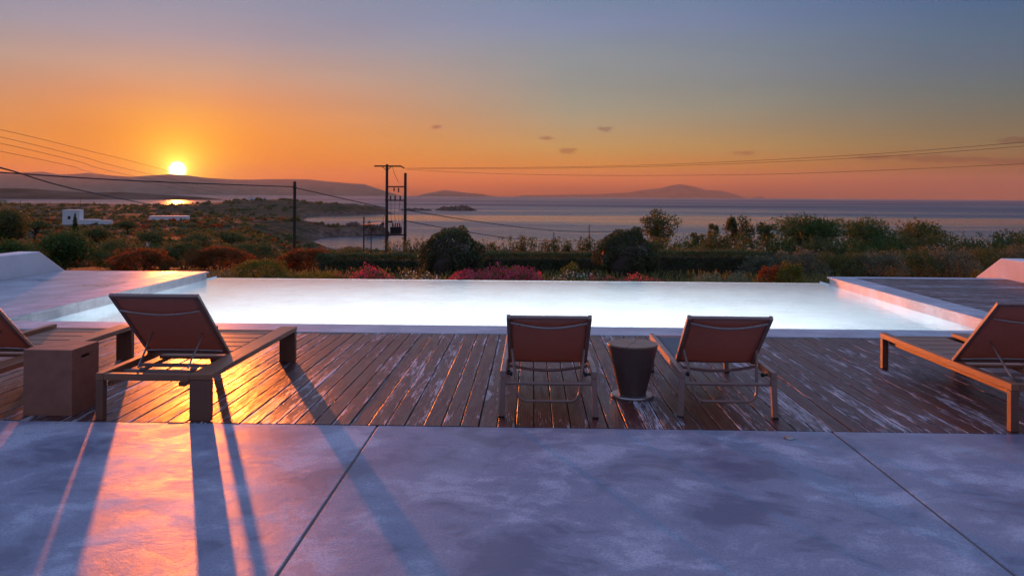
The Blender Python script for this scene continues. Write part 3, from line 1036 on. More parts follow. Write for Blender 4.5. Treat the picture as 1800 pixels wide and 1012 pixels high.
def sling_lounger():
    t = empty('sling_lounger')
    H, LL = 0.327, 1.56
    def bx(name, mat, lo, hi, c=0.004, parent=t):
        m_ = MB(); m_.box(lo, hi, c)
        return m_.build(name, mat, parent)
    for s in (-1, 1):
        a, b = sorted((s * 0.298, s * 0.338))
        bx('side_rail', M['frame'], (a, -0.002, 0.276), (b, LL, H))
        for y in (0.0, LL - 0.10):
            m_ = MB()
            cx = s * 0.318
            sp = s * 0.012
            vs = []
            for (z, o_) in ((0.0, sp), (0.2755, 0.0)):
                for (dx, dy) in ((-0.019, 0), (0.019, 0), (0.019, 0.042), (-0.019, 0.042)):
                    vs.append((cx + dx + o_, y + dy, z))
            m_.add(vs, [(0, 1, 2, 3), (4, 5, 6, 7), (0, 1, 5, 4), (1, 2, 6, 5), (2, 3, 7, 6), (3, 0, 4, 7)])
            lg = m_.build('leg', M['frame'], t)
            bv = lg.modifiers.new('bevel', 'BEVEL'); bv.width = 0.003
            m_ = MB(); m_.box((cx + sp - 0.022, y - 0.003, 0.0), (cx + sp + 0.022, y + 0.045, 0.012), 0.003)
            m_.build('foot_cap', M['dark'], lg)
        m_ = MB(); m_.tube([(s * 0.297, 0.10, 0.286), (s * 0.262, 0.10, 0.286)], 0.008, 8); m_.lathe([(0.0, 0), (0.0, 0)], 3)
        m_ = MB(); m_.tube([(s * 0.297, 0.10, 0.286), (s * 0.272, 0.10, 0.286)], 0.007, 10); m_.tube([(s * 0.273, 0.10, 0.286), (s * 0.255, 0.10, 0.286)], 0.015, 12)
        m_.build('knob', M['dark'], t, True)
    m_ = MB(); m_.tube([(-0.30, 0.03, 0.235), (0.30, 0.03, 0.235)], 0.012, 10)
    m_.build('cross_bar', M['frame'], t, True)
    m_ = MB(); m_.tube([(-0.297, 0.46 + 0.0 * k, 0.262 - 0.045 * math.sin(math.pi * k / 14)) if False else (-0.297 + 0.594 * k / 14, 0.43, 0.275 - 0.035 * math.sin(math.pi * k / 14)) for k in range(15)], 0.011, 10)
    m_.build('curved_bar', M['frame'], t, True)
    m_ = MB(); m_.tube([(-0.297, LL - 0.03, 0.30), (0.297, LL - 0.03, 0.30)], 0.014, 10)
    m_.build('cross_bar', M['frame'], t, True)
    # seat sling
    m_ = MB(); vs, fs = [], []
    for i in range(9):
        for j in range(13):
            u, v = i / 8, j / 12
            vs.append((-0.292 + 0.584 * u, 0.47 + (LL - 0.50) * v, 0.314 - 0.022 * math.sin(math.pi * u) * math.sin(math.pi * v) ** 0.5))
    for i in range(8):
        for j in range(12):
            fs.append((i * 13 + j, (i + 1) * 13 + j, (i + 1) * 13 + j + 1, i * 13 + j + 1))
    m_.add(vs, fs)
    s_ = m_.build('seat_sling', M['slinggrey'], t, True)
    so = s_.modifiers.new('thick', 'SOLIDIFY'); so.thickness = 0.003
    # back
    hy, hz, ty, tz = 0.455, 0.305, -0.045, 0.715
    ln = math.hypot(hy - ty, tz - hz)
    Mx = Matrix.Translation((0, hy, hz)) @ Matrix.Rotation(math.pi - math.atan2(tz - hz, hy - ty), 4, 'X')
    bp = lambda u, s, nn=0.0: Mx @ Vector((u, s, nn))
    m_ = MB()
    for s in (-1, 1):
        a, b = sorted((s * 0.268, s * 0.2955))
        m_.box((a, 0, -0.018), (b, ln, 0.018), 0.004, Mx)
    m_.box((-0.2675, ln - 0.018, -0.012), (0.2675, ln - 0.001, 0.012), 0.004, Mx)
    m_.build('back_frame', M['frame'], t)
    m_ = MB(); vs, fs = [], []
    nn = 12
    for i in range(nn + 1):
        for j in range(nn + 1):
            u, s = -0.27 + 0.54 * i / nn, 0.0 + (ln - 0.008) * j / nn
            vs.append(bp(u, s, 0.002 - 0.016 * -1 * math.sin(math.pi * i / nn) * (0.3 + 0.7 * math.sin(math.pi * j / nn))))
    for i in range(nn):
        for j in range(nn):
            fs.append((i * (nn + 1) + j, (i + 1) * (nn + 1) + j, (i + 1) * (nn + 1) + j + 1, i * (nn + 1) + j + 1))
    m_.add(vs, fs)
    s_ = m_.build('back_sling', M['sling'], t, True)
    so = s_.modifiers.new('thick', 'SOLIDIFY'); so.thickness = 0.003
    m_ = MB(); m_.tube([bp(-0.268 + 0.536 * k / 16, ln - 0.05 - 0.035 * math.sin(math.pi * k / 16), 0.02 + 0.022 * math.sin(math.pi * k / 16)) for k in range(17)], 0.010, 10)
    m_.build('curved_bar', M['steel'], t, True)
    # swinging U-shaped prop hung from the back
    xa = 0.262
    top = bp(xa, ln * 0.36, 0.026)
    zb, yb, rr_ = 0.105, 0.055, 0.07
    pts = [Vector((-xa, top.y, top.z))]
    cxi = 0.205
    for k in range(7):
        g = k / 6 * math.pi / 2
        pts.append(Vector((-cxi + rr_ * (1 - math.cos(g)) - 0.02, yb + (top.y - yb) * (1 - k / 6) * 0.22, zb + rr_ * (1 - math.sin(g)))))
    pts += [Vector((-p.x, p.y, p.z)) for p in reversed(pts)]
    m_ = MB(); m_.tube(pts, 0.0105, 10)
    m_.build('prop_bar', M['frame'], t, True)
    return t


sl1 = sling_lounger()
sl1.location = (0.125, 5.57, 0)
tag(sl1, 'brown sling lounger left of the conical side table', 'sun lounger', 'sling loungers by the conical table')
sl2 = copy_tree(sl1)
sl2.location = (1.385, 5.62, 0)
sl2.rotation_euler.z = R(-0.6)
tag(sl2, 'brown sling lounger right of the conical side table, one edge lit orange', 'sun lounger')

# conical table
ct = empty('side_table', (0.79, 6.215, 0))
tag(ct, 'dark tapering side table with wooden wedge top on a round foot', 'table')
mb = MB(); mb.lathe([(0.168, 0.002), (0.168, 0.014), (0.160, 0.021), (0.10, 0.024)], 56)
mb.build('base_plate', M['steel'], ct, True)
mb = MB(); mb.lathe([(0.104, 0.0245), (0.194, 0.398), (0.191, 0.4), (0.18, 0.396)], 64)
mb.build('shell', M['corten'], ct, True)
for i in range(6):
    mb = MB()
    a0, a1 = i * math.pi / 3 + 0.15, (i + 1) * math.pi / 3 + 0.15
    am = (a0 + a1) / 2
    off = Vector((math.cos(am), math.sin(am), 0)) * 0.0042
    ns = 9
    ring = [Vector((math.cos(a0 + (a1 - a0) * k / ns), math.sin(a0 + (a1 - a0) * k / ns), 0)) * 0.191 + off for k in range(ns + 1)]
    vs = [off + Vector((0, 0, 0.401))] + [p + Vector((0, 0, 0.401)) for p in ring] + [off + Vector((0, 0, 0.412))] + [p * 0.992 + Vector((0, 0, 0.412)) for p in ring]
    m_ = ns + 2
    fs = [tuple(range(m_)), tuple(range(m_, 2 * m_))] + [(k, (k + 1) % m_, m_ + (k + 1) % m_, m_ + k) for k in range(m_)]
    mb.add(vs, fs)
    mb.build('wedge', M['wedge'], ct)

# cube table with hand slots
cb = empty('cube_table', (-3.36, 5.63, 0))
tag(cb, 'brown cement cube table with a hand slot between the left loungers', 'table')
hx, hh = 0.171, 0.46
ys, zs = (-hx, -0.052, 0.052, hx), (0.0, 0.378, 0.402, hh)
bm = bmesh.new()
def quad(ps):
    bm.faces.new([bm.verts.new(p) for p in ps])
for sx in (-1, 1):
    for i in range(3):
        for j in range(3):
            if i == 1 and j == 1:
                a = [(sx * hx, ys[1], zs[1]), (sx * hx, ys[2], zs[1]), (sx * hx, ys[2], zs[2]), (sx * hx, ys[1], zs[2])]
                b = [(sx * (hx - 0.05), y, z) for _, y, z in a]
                for k in range(4):
                    quad([a[k], a[(k + 1) % 4], b[(k + 1) % 4], b[k]])
                quad(b)
            else:
                quad([(sx * hx, ys[i], zs[j]), (sx * hx, ys[i + 1], zs[j]), (sx * hx, ys[i + 1], zs[j + 1]), (sx * hx, ys[i], zs[j + 1])])
for sy in (-1, 1):
    quad([(-hx, sy * hx, 0), (hx, sy * hx, 0), (hx, sy * hx, hh), (-hx, sy * hx, hh)])
quad([(-hx, -hx, hh), (hx, -hx, hh), (hx, hx, hh), (-hx, hx, hh)])
quad([(-hx, -hx, 0), (hx, -hx, 0), (hx, hx, 0), (-hx, hx, 0)])
bmesh.ops.remove_doubles(bm, verts=bm.verts, dist=1e-5)
bmesh.ops.recalc_face_normals(bm, faces=bm.faces)
me = bpy.data.meshes.new('body'); bm.to_mesh(me); bm.free()
me.materials.append(M['box'])
o = link('body', me, cb)
bv = o.modifiers.new('bevel', 'BEVEL'); bv.width = 0.004; bv.segments = 2; bv.limit_method = 'ANGLE'; bv.angle_limit = R(60)

#VEG0
# ------------------------------------------------------------------ vegetation
M['olive'] = mat_leaf('olive_leaf', (0.035, 0.042, 0.018), (0.085, 0.085, 0.036), (0.12, 0.085, 0.03))
M['hedge'] = mat_leaf('hedge_leaf', (0.036, 0.044, 0.02), (0.085, 0.088, 0.038), (0.11, 0.075, 0.04), 0.3)
M['clipped'] = mat_leaf('clipped_leaf', (0.030, 0.038, 0.019), (0.070, 0.070, 0.034), (0.075, 0.055, 0.035), 0.25)
M['pine'] = mat_leaf('pine_needle', (0.022, 0.040, 0.012), (0.060, 0.085, 0.025), (0.085, 0.075, 0.02), 0.3)
M['dusty'] = mat_leaf('dusty_leaf', (0.07, 0.06, 0.045), (0.15, 0.12, 0.095), (0.06, 0.06, 0.03), 0.3)
M['sage'] = mat_leaf('sage_leaf', (0.07, 0.085, 0.06), (0.13, 0.15, 0.11), None, 0.25)
M['bright'] = mat_leaf('fresh_leaf', (0.06, 0.06, 0.014), (0.12, 0.105, 0.025), (0.16, 0.10, 0.025), 0.5)
M['red'] = mat_leaf('pink_petal', (0.27, 0.02, 0.05), (0.44, 0.055, 0.11), (0.52, 0.12, 0.17), 0.35)
M['redbrown'] = mat_leaf('rust_leaf', (0.085, 0.022, 0.010), (0.17, 0.05, 0.02), (0.08, 0.06, 0.02), 0.5)
M['white_petal'] = mat_leaf('white_petal', (0.32, 0.26, 0.3), (0.44, 0.37, 0.43), None, 0.3)
M['grass'] = mat_leaf('dry_grass', (0.09, 0.075, 0.03), (0.20, 0.15, 0.07), (0.07, 0.085, 0.03), 0.4)


def leaves(pts, size, aspect=2.0, up=0.0, jit=0.5, out=None):
    """one small four-cornered leaf at each point"""
    n = len(pts)
    a = RNG.normal(size=(n, 3)); a[:, 2] += up
    if out is not None:
        a += out
    a /= np.linalg.norm(a, axis=1)[:, None] + 1e-9
    b = np.cross(a, RNG.normal(size=(n, 3)))
    b /= np.linalg.norm(b, axis=1)[:, None] + 1e-9
    s = size * (1 + jit * (RNG.random(n) - 0.5) * 2)[:, None]
    c = np.cross(a, b)
    v = np.empty((n, 4, 3))
    v[:, 0] = pts - a * s * 0.5
    v[:, 1] = pts + b * s * 0.5 / aspect + c * s * 0.06
    v[:, 2] = pts + a * s * 0.5
    v[:, 3] = pts - b * s * 0.5 / aspect + c * s * 0.06
    q = np.arange(n * 4).reshape(n, 4)
    return v.reshape(-1, 3), q


def blob_pts(c, rad, n, inner=0.55, low=-0.7):
    d = RNG.normal(size=(int(n * 1.6) + 8, 3)); d /= np.linalg.norm(d, axis=1)[:, None]
    d = d[d[:, 2] > low][:n]
    r = inner + (1 - inner) * RNG.random(len(d)) ** 0.6
    lump = 1 + 0.22 * (vnoise(d[:, 0] * 3 + c[0] * 7 + 40, d[:, 1] * 3 + d[:, 2] * 2 + 60 + c[1]) - 0.5) * 2
    return np.array(c) + d * (r * lump)[:, None] * np.array(rad), d


def fol(name, parent, pts, size, mat, aspect=2.0, up=0.0, out=None):
    v, q = leaves(pts, size, aspect, up, 0.5, out)
    return link(name, np_mesh(name, v, q, mat), parent)


def trunk_mesh(base, tops, r, mat, parent):
    mb = MB()
    b = Vector(base)
    mid = b + (sum((Vector(t_) for t_ in tops), Vector()) / len(tops) - b) * 0.45
    mb.tube([b - Vector((0, 0, 0.3)), b + (mid - b) * 0.5 + Vector((r * 0.5, 0, 0)), mid], r, 7, r * 0.7)
    for t_ in tops:
        t_ = Vector(t_)
        k = mid + (t_ - mid) * 0.5 + Vector((random.uniform(-1, 1) * r, random.uniform(-1, 1) * r, r))
        mb.tube([mid, k, t_], r * 0.55, 6, r * 0.15)
    return mb.build('trunk', mat, parent, True)


def tree(name, label, cat, px, top, bot, wpx, d, mat, leaf=0.12, n=3500, blobs=9, style='open', group=None, aspect=2.0):
    """crown spans top..bot in the photograph at d metres; the trunk goes on to the ground"""
    P = at(px, (top + bot) / 2, d)
    W = wpx * 1.22 / F * d
    Hh = (bot - top) * 1.08 / F * d
    g = gz(P.x, P.y)
    root = empty(name, (P.x, P.y, g))
    tag(root, label, cat, group)
    zc = P.z - g
    pts, cs, ds = [], [], []
    for i in range(blobs):
        f = (i + 0.5) / blobs
        if style == 'spire':
            zz = zc + Hh * (f - 0.5) * 0.92
            rx = W * 0.5 * math.sin(math.pi * min(1, 0.25 + f * 0.8)) ** 0.8
            c = (random.uniform(-.05, .05) * W, random.uniform(-.05, .05) * W, zz)
            rad = (rx, rx, Hh / blobs * 1.3)
        elif style == 'umbrella':
            c = ((f - 0.5) * W * 0.72, random.uniform(-.3, .3) * W, zc + Hh * random.uniform(-0.05, 0.26) - Hh * 0.5 * abs(f - .5))
            rad = (W * random.uniform(.14, .2), W * .18, Hh * random.uniform(.18, .3))
        elif style == 'round':
            aa = random.uniform(0, 6.28); rr_ = random.uniform(0, .27) * W
            c = (math.cos(aa) * rr_, math.sin(aa) * rr_, zc + Hh * random.uniform(-.25, .24))
            rad = (W * random.uniform(.2, .3),) * 2 + (Hh * random.uniform(.2, .28),)
        else:
            aa = random.uniform(0, 6.28); rr_ = random.uniform(.08, .33) * W
            zz = random.uniform(-.34, .36)
            rr_ *= 1 - 0.7 * max(0, zz)
            c = (math.cos(aa) * rr_, math.sin(aa) * rr_, zc + Hh * zz)
            rad = (W * random.uniform(.10, .19),) * 2 + (Hh * random.uniform(.11, .2),)
        cs.append(c)
        p_, d_ = blob_pts(c, rad, n // blobs, 0.3, -0.85)
        pts.append(p_); ds.append(d_)
    fol('crown', root, np.concatenate(pts), leaf, mat, aspect, 0.2, np.concatenate(ds) * 0.9)
    trunk_mesh((0, 0, 0), cs[:6], max(0.04, W * 0.035), M['bark'], root)
    return root


def mound(name, label, cat, px, top, bot, wpx, d, mat, leaf=0.05, n=2500, group=None, rough=0.0, stems=True, extra=None, depth=None, core=0.0):
    """a bush from the ground up, dense to the outside"""
    P = at(px, bot, d)
    g = gz(P.x, P.y)
    W = wpx / F * d
    topz = at(px, top, d).z
    Hh = max(0.15, topz - g)
    root = empty(name, (P.x, P.y, g))
    tag(root, label, cat, group)
    pp, dd = blob_pts((0, 0, Hh * 0.45), (W / 2, (depth or W) / 2, Hh * 0.55), n, 0.72, -0.8)
    if rough:
        k = max(4, int(9 * W))
        for i in range(k):
            a = random.uniform(0, 6.28); rr_ = random.uniform(0.1, 0.45)
            c = (math.cos(a) * W * rr_, math.sin(a) * (depth or W) * rr_, Hh * random.uniform(0.45, 0.86 + rough * 0.15))
            p2, d2 = blob_pts(c, (W * .16, W * .16, Hh * (0.16 + rough * .12)), n // k // 2, 0.3)
            pp = np.concatenate([pp, p2]); dd = np.concatenate([dd, d2])
    pp[:, 2] = np.maximum(pp[:, 2], 0.01)
    fol('foliage', root, pp, leaf, mat, 2.0, 0.15, dd * 1.2)
    if stems:
        mb = MB()
        for i in range(5):
            a = i * 1.256 + 0.4
            mb.tube([(0.05 * math.cos(a), 0.05 * math.sin(a), -0.1), (W * .12 * math.cos(a), W * .12 * math.sin(a), Hh * .3), (W * .26 * math.cos(a), W * .26 * math.sin(a), Hh * .7)], 0.02 + W * .01, 5, 0.008)
        mb.build('stem', M['bark'], root)
    if core:
        mb = MB(); k = 9
        mb.lathe([(max(0.01, math.sin(math.pi * i / k)) * W / 2 * core, Hh * 0.45 - math.cos(math.pi * i / k) * Hh * 0.55 * core) for i in range(k + 1)], 16)
        mb.build('inner_twigs', M['bark'], root, True)
    if extra:
        mt, cnt, sz = extra
        pe, de = blob_pts((0, 0, Hh * 0.47), (W / 2 * 1.02, (depth or W) / 2 * 1.02, Hh * 0.57), cnt, 0.93, -0.1)
        fol('blossom', root, pe, sz, mt, 1.2, 0.5, de)
    return root


# clipped balls
mound('clipped_bush', 'large dark clipped ball bush beside the power poles', 'bush', 795, 402, 492, 106, 24, M['clipped'], 0.075, 15000, 'clipped ball bushes', core=0.86)
mound('clipped_bush', 'large dark clipped ball bush in front of the leafy trees, right of centre', 'bush', 1101, 404, 494, 106, 24, M['clipped'], 0.075, 15000, 'clipped ball bushes', core=0.86)


def hedge(label, px0, px1, top, d, thick, n, mat, leaf=0.06, ragged=0.05):
    a, b = at(px0, top, d), at(px1, top, d)
    ux = Vector((b.x - a.x, b.y - a.y, 0)); LL = ux.length; ux /= LL
    g = min(gz(a.x, a.y), gz(b.x, b.y)) - 0.15
    Hh = (a.z + b.z) / 2 - g
    mid = (a + b) / 2
    root = empty('hedge', (mid.x, mid.y, g), math.atan2(ux.y, ux.x))
    tag(root, label, 'hedge')
    s = RNG.random((n, 3))
    p_ = np.empty((n, 3))
    p_[:, 0] = (s[:, 0] - .5) * LL
    face = RNG.random(n)
    p_[:, 1] = np.where(face < .5, -thick / 2 + RNG.random(n) * 0.12, (s[:, 1] - .5) * thick)
    lump = fbm(p_[:, 0] * 1.3 + px0, p_[:, 1] * 1.3, 3)
    p_[:, 2] = np.where(face < .5, s[:, 2] * Hh, Hh - RNG.random(n) ** 2 * 0.25) + lump * ragged * 2
    p_[:, 1] -= fbm(p_[:, 0] * 2 + 9 + px0, p_[:, 2] * 2, 3) * 0.3
    out = np.zeros((n, 3)); out[:, 1] = np.where(face < .5, -0.7, 0); out[:, 2] = np.where(face < .5, 0.1, 0.9)
    fol('foliage', root, p_, leaf, mat, 2.0, 0.1, out)
    mb = MB()
    k = int(LL / 0.6)
    for i in range(k):
        x = -LL / 2 + (i + .5) * LL / k
        mb.tube([(x, 0, -0.1), (x + random.uniform(-.1, .1), 0, Hh * .8)], 0.03, 5, 0.012)
    tag(mb.build('stem', M['bark'], root), kind='stuff')
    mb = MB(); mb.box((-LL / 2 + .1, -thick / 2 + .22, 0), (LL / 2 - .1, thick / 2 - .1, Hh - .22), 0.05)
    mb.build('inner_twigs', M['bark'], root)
    return root


hedge('dark clipped hedge in front of the power poles', 560, 756, 446, 29, 1.0, 12000, M['hedge'], ragged=0.16)
hedge('dark flat-topped hedge between the two ball bushes', 838, 1064, 443, 28, 1.1, 14000, M['hedge'])
hedge('dark clipped hedge right of the ball bushes', 1140, 1352, 440, 28, 1.1, 13000, M['hedge'])


# upright feathery shrubs behind the hedge
ORD = ('first', 'second', 'third', 'fourth', 'fifth', 'sixth', 'seventh', 'eighth', 'ninth', 'tenth', 'eleventh', 'twelfth', 'thirteenth', 'fourteenth', 'fifteenth', 'sixteenth')


def tuft_row(label, px0, px1, top, d, n, mat, group=None):
    x = px0
    i = 0
    while x < px1:
        wpx = random.uniform(18, 34)
        tp = top + random.uniform(-9, 9)
        P = at(x + wpx / 2, tp, d)
        dd = d + random.uniform(-1.5, 1.5)
        g = gz(P.x, P.y)
        root = empty('shrub', (P.x, P.y, g))
        tag(root, ORD[i] + ' from the left of the ' + label, 'shrub', group)
        Hh = P.z - g
        W = wpx / F * d
        pts, up = [], []
        for k in range(9):
            lx, ly = random.uniform(-.5, .5) * W, random.uniform(-.5, .5) * W
            s = RNG.random(n // 9)
            hh = Hh * random.uniform(.78, 1.04)
            pts.append(np.stack([lx * (0.5 + s) + RNG.normal(size=len(s)) * .07, ly * (0.5 + s) + RNG.normal(size=len(s)) * .07, (0.25 + .75 * s) * hh], -1))
        fol('foliage', root, np.concatenate(pts), 0.13, mat, 3.5, 1.6)
        mb = MB()
        for k in range(5):
            a = k * 1.25
            mb.tube([(0, 0, -.1), (W * .25 * math.cos(a), W * .25 * math.sin(a), Hh * .85)], 0.025, 5, 0.008)
        mb.build('stem', M['bark'], root)
        x += wpx * 0.82
        i += 1


tuft_row('upright feathery shrubs behind the flat-topped hedge', 846, 1062, 421, 36, 700, M['olive'], 'feathery shrubs behind the hedge')
tuft_row('upright shrubs against the sea near the right edge', 1672, 1800, 417, 40, 700, M['olive'], 'upright shrubs at the right')
tuft_row('upright shrubs at the foot of the power poles', 686, 760, 418, 40, 700, M['olive'], 'upright shrubs below the power poles')

# trees on the right, against the sea
tree('leafy_tree', 'slender tree with two leafy heads, left of the trees before the sea', 'tree', 1162, 366, 436, 82, 60, M['olive'], 0.17, 3200, 15, 'open')
tree('leafy_tree', 'small narrow tree just right of the two-headed tree', 'tree', 1228, 405, 440, 34, 60, M['olive'], 0.16, 800, 7)
tree('leafy_tree', 'narrow dark tree with a pointed head before the sea', 'tree', 1253, 390, 442, 30, 58, M['olive'], 0.16, 1000, 8)
tree('leafy_tree', 'open leafy tree with sky showing through, mid of the right trees', 'tree', 1300, 377, 444, 62, 58, M['olive'], 0.17, 2600, 13)
tree('leafy_tree', 'thin airy tree beside the dark pines', 'tree', 1350, 389, 448, 48, 56, M['olive'], 0.16, 1500, 11)
tree('pine_tree', 'broad dark pine, left one of the pair', 'tree', 1428, 377, 458, 140, 50, M['pine'], 0.26, 6500, 22, 'round', 'pair of broad pines', 5.0)
tree('pine_tree', 'broad dark pine, right one of the pair', 'tree', 1518, 381, 460, 125, 52, M['pine'], 0.26, 6000, 20, 'round', 'pair of broad pines', 5.0)
tree('leafy_tree', 'rounded brownish tree right of the pines', 'tree', 1614, 386, 450, 105, 54, M['olive'], 0.18, 3600, 16, 'round')
tree('leafy_tree', 'leafy tree rising at the right edge', 'tree', 1800, 402, 460, 90, 44, M['olive'], 0.15, 2600, 12, 'round')
for k, (px, tp, w_, d, mt) in enumerate(((1145, 424, 80, 46, 'olive'), (1205, 424, 80, 47, 'pine'), (1262, 420, 75, 46, 'olive'), (1318, 424, 75, 46, 'olive'), (1376, 420, 80, 45, 'pine'), (1440, 422, 90, 44, 'olive'), (1500, 424, 90, 44, 'pine'), (1560, 420, 85, 45, 'pine'),
                                     (1622, 418, 90, 45, 'olive'), (1684, 424, 85, 44, 'olive'), (1740, 424, 80, 43, 'pine'), (1792, 420, 80, 43, 'olive'))):
    mound('bush', ORD[k] + ' from the left of the leafy bushes filling the gap under the right trees', 'bush', px, tp, 470, w_, d, M[mt], 0.13, 2600, 'bushes under the right trees', 0.9)
# scrubby mass in front on the right
i = 0
for (px, tp, w_, d, mt, lab) in ((1345, 452, 90, 27, 'dusty', 'greyish brown bush below the thin airy tree'), (1405, 446, 95, 27, 'dusty', 'greyish brown bush below the left pine'),
                                 (1470, 447, 100, 28, 'olive', 'olive green bush below the pine pair'), (1540, 445, 105, 28, 'dusty', 'dusty brown bush below the right pine'),
                                 (1605, 440, 100, 29, 'olive', 'olive bush below the rounded brownish tree'), (1670, 440, 105, 29, 'dusty', 'dusty bush behind the right platform'),
                                 (1735, 438, 100, 30, 'olive', 'dark olive bush behind the right parapet'), (1795, 436, 90, 30, 'dusty', 'dusty bush at the right edge behind the parapet'),
                                 (1210, 436, 110, 33, 'olive', 'low olive bush behind the right hedge'), (1290, 438, 90, 33, 'olive', 'low olive bush beneath the open leafy tree')):
    mound('bush', lab, 'bush', px, tp, 494, w_, d, M[mt], 0.07, 3600, 'bushes right of the hedge', 0.7)
mound('bush', 'yellow green bush at the right end of the pool edge', 'bush', 1387, 467, 496, 48, 21, M['bright'], 0.05, 1800, None, 0.7)
mound('bush', 'small rust brown bush beside the yellow green bush', 'bush', 1352, 470, 496, 44, 21.5, M['redbrown'], 0.05, 1300, None, 0.6)
mound('cushion_plant', 'low grey green cushion plant beyond the pool edge', 'plant', 1247, 481, 497, 74, 18.6, M['sage'], 0.028, 4200, None)
mound('cushion_plant', 'small round grey cushion plant right of the low one', 'plant', 1299, 478, 497, 50, 18.9, M['sage'], 0.026, 3400, None)
mound('bush', 'small yellow flowered sprig left of the right parapet', 'plant', 1716, 474, 492, 22, 18.0, M['bright'], 0.04, 260, None, 0.8)
# flower beds
def flowers(label, px0, px1, top, d, nb, nl, petal):
    a, b = at(px0, top, d), at(px1, top, d)
    mid = (a + b) / 2
    g = gz(mid.x, mid.y)
    root = empty('flowering_plant', (mid.x, mid.y, g))
    tag(root, label, 'flowers', 'flowering plants along the pool edge')
    LL = (b - a).length
    def pts(n, lo, hi):
        x = (RNG.random(n) - .5) * LL
        y = (RNG.random(n) - .5) * 1.4
        hgt = (a.z - g) * (0.86 + 1.5 * fbm(x * 2.3 + px0, y * 2.3, 4)) * (1 - (np.abs(x) / (LL / 2)) ** 4 * .5)
        return np.stack([x, y, hgt * (lo + (hi - lo) * RNG.random(n))], -1)
    fol('foliage', root, pts(nl, 0.05, 0.95), 0.07, M['olive'], 2.2, 0.5)
    fol('blossom', root, pts(nb, 0.55, 1.06), 0.048, M[petal], 1.2, 0.6)
    return root


flowers('bright pink flowers beyond the middle of the pool edge', 782, 968, 473, 20.5, 5200, 5000, 'red')
flowers('pink flowers beyond the pool edge below the power poles', 575, 700, 477, 20.5, 2300, 4000, 'red')
flowers('sparse red flowers at the foot of the right ball bush', 1010, 1180, 482, 20.5, 900, 4200, 'red')
flowers('sparse pale flowers at the foot of the left ball bush', 700, 790, 483, 20.0, 420, 2600, 'white_petal')
flowers('sparse pale pink flowers left of the right ball bush', 965, 1060, 478, 21.5, 350, 3000, 'white_petal')
mound('bush', 'small fresh green bush above the pink flowers', 'bush', 905, 468, 492, 40, 22.5, M['bright'], 0.05, 800, None, 0.6)
mound('bush', 'second fresh green bush between pink flowers and right ball bush', 'bush', 1005, 466, 492, 50, 22.5, M['bright'], 0.05, 900, None, 0.7)

# left garden and slope
mound('bush', 'wide green mound bush at the left end of the pool edge', 'bush', 462, 458, 490, 96, 22, M['bright'], 0.05, 3800, None, 0.35, extra=(M['white_petal'], 40, 0.03))
mound('bush', 'rusty orange bush at the foot of the lone pole', 'bush', 535, 440, 488, 88, 30, M['redbrown'], 0.08, 3600, None, 0.6)
mound('bush', 'low yellow green ground cover left of the pink flowers', 'bush', 560, 478, 492, 130, 20.5, M['bright'], 0.045, 2800, None, 0.5, depth=1.0)
mound('bush', 'rust coloured bush left of the wide green mound', 'bush', 385, 436, 486, 110, 32, M['redbrown'], 0.085, 4200, None, 0.6)
mound('bush', 'dark bush beyond the left end of the pool', 'bush', 325, 428, 482, 90, 34, M['olive'], 0.09, 3600, None, 0.7)
mound('bush', 'bright rusty bush behind the left platform edge', 'bush', 250, 440, 482, 100, 28, M['redbrown'], 0.08, 3800, None, 0.6)
mound('bush', 'dark green bush behind the left platform', 'bush', 205, 425, 480, 90, 36, M['olive'], 0.09, 3600, None, 0.7)
mound('bush', 'dark bush between the rust bush and the lone pole', 'bush', 440, 428, 484, 100, 42, M['olive'], 0.10, 3400, None, 0.7)
mound('bush', 'dark bush below the near rocks', 'bush', 615, 438, 486, 80, 36, M['olive'], 0.08, 2600, None, 0.7)
tree('carob_tree', 'large round green tree behind the left parapet', 'tree', 112, 400, 478, 108, 30, M['pine'], 0.10, 7500, 16, 'round', None, 2.2)
tree('leafy_tree', 'tall dark tree at the left edge', 'tree', 8, 362, 440, 90, 40, M['olive'], 0.13, 5200, 16, 'round')
tree('leafy_tree', 'lower green tree at the left edge behind the parapet', 'tree', 18, 410, 466, 90, 31, M['pine'], 0.10, 4200, 12, 'round', None, 2.2)
tree('cypress_tree', 'thin dark cypress in front of the white house', 'tree', 132, 379, 416, 9, 130, M['pine'], 0.30, 900, 7, 'spire')
for (px, tp, bt, w_, d, lab) in ((170, 396, 428, 70, 90, 'rounded dark tree below the white house'), (345, 398, 440, 80, 95, 'rounded dark tree on the slope below the far low house'), (262, 405, 432, 60, 110, 'small round tree between the two houses'),
                                 (60, 384, 405, 60, 160, 'dark tree patch left of the white house'), (410, 405, 430, 70, 130, 'broad dark bush on the slope right of the houses'), (225, 388, 402, 46, 230, 'small far tree between the two white houses')):
    tree('slope_tree', lab, 'tree', px, tp, bt, w_, d, M['olive'], 0.0030 * d, 1500, 9, 'round', 'trees on the far slope')

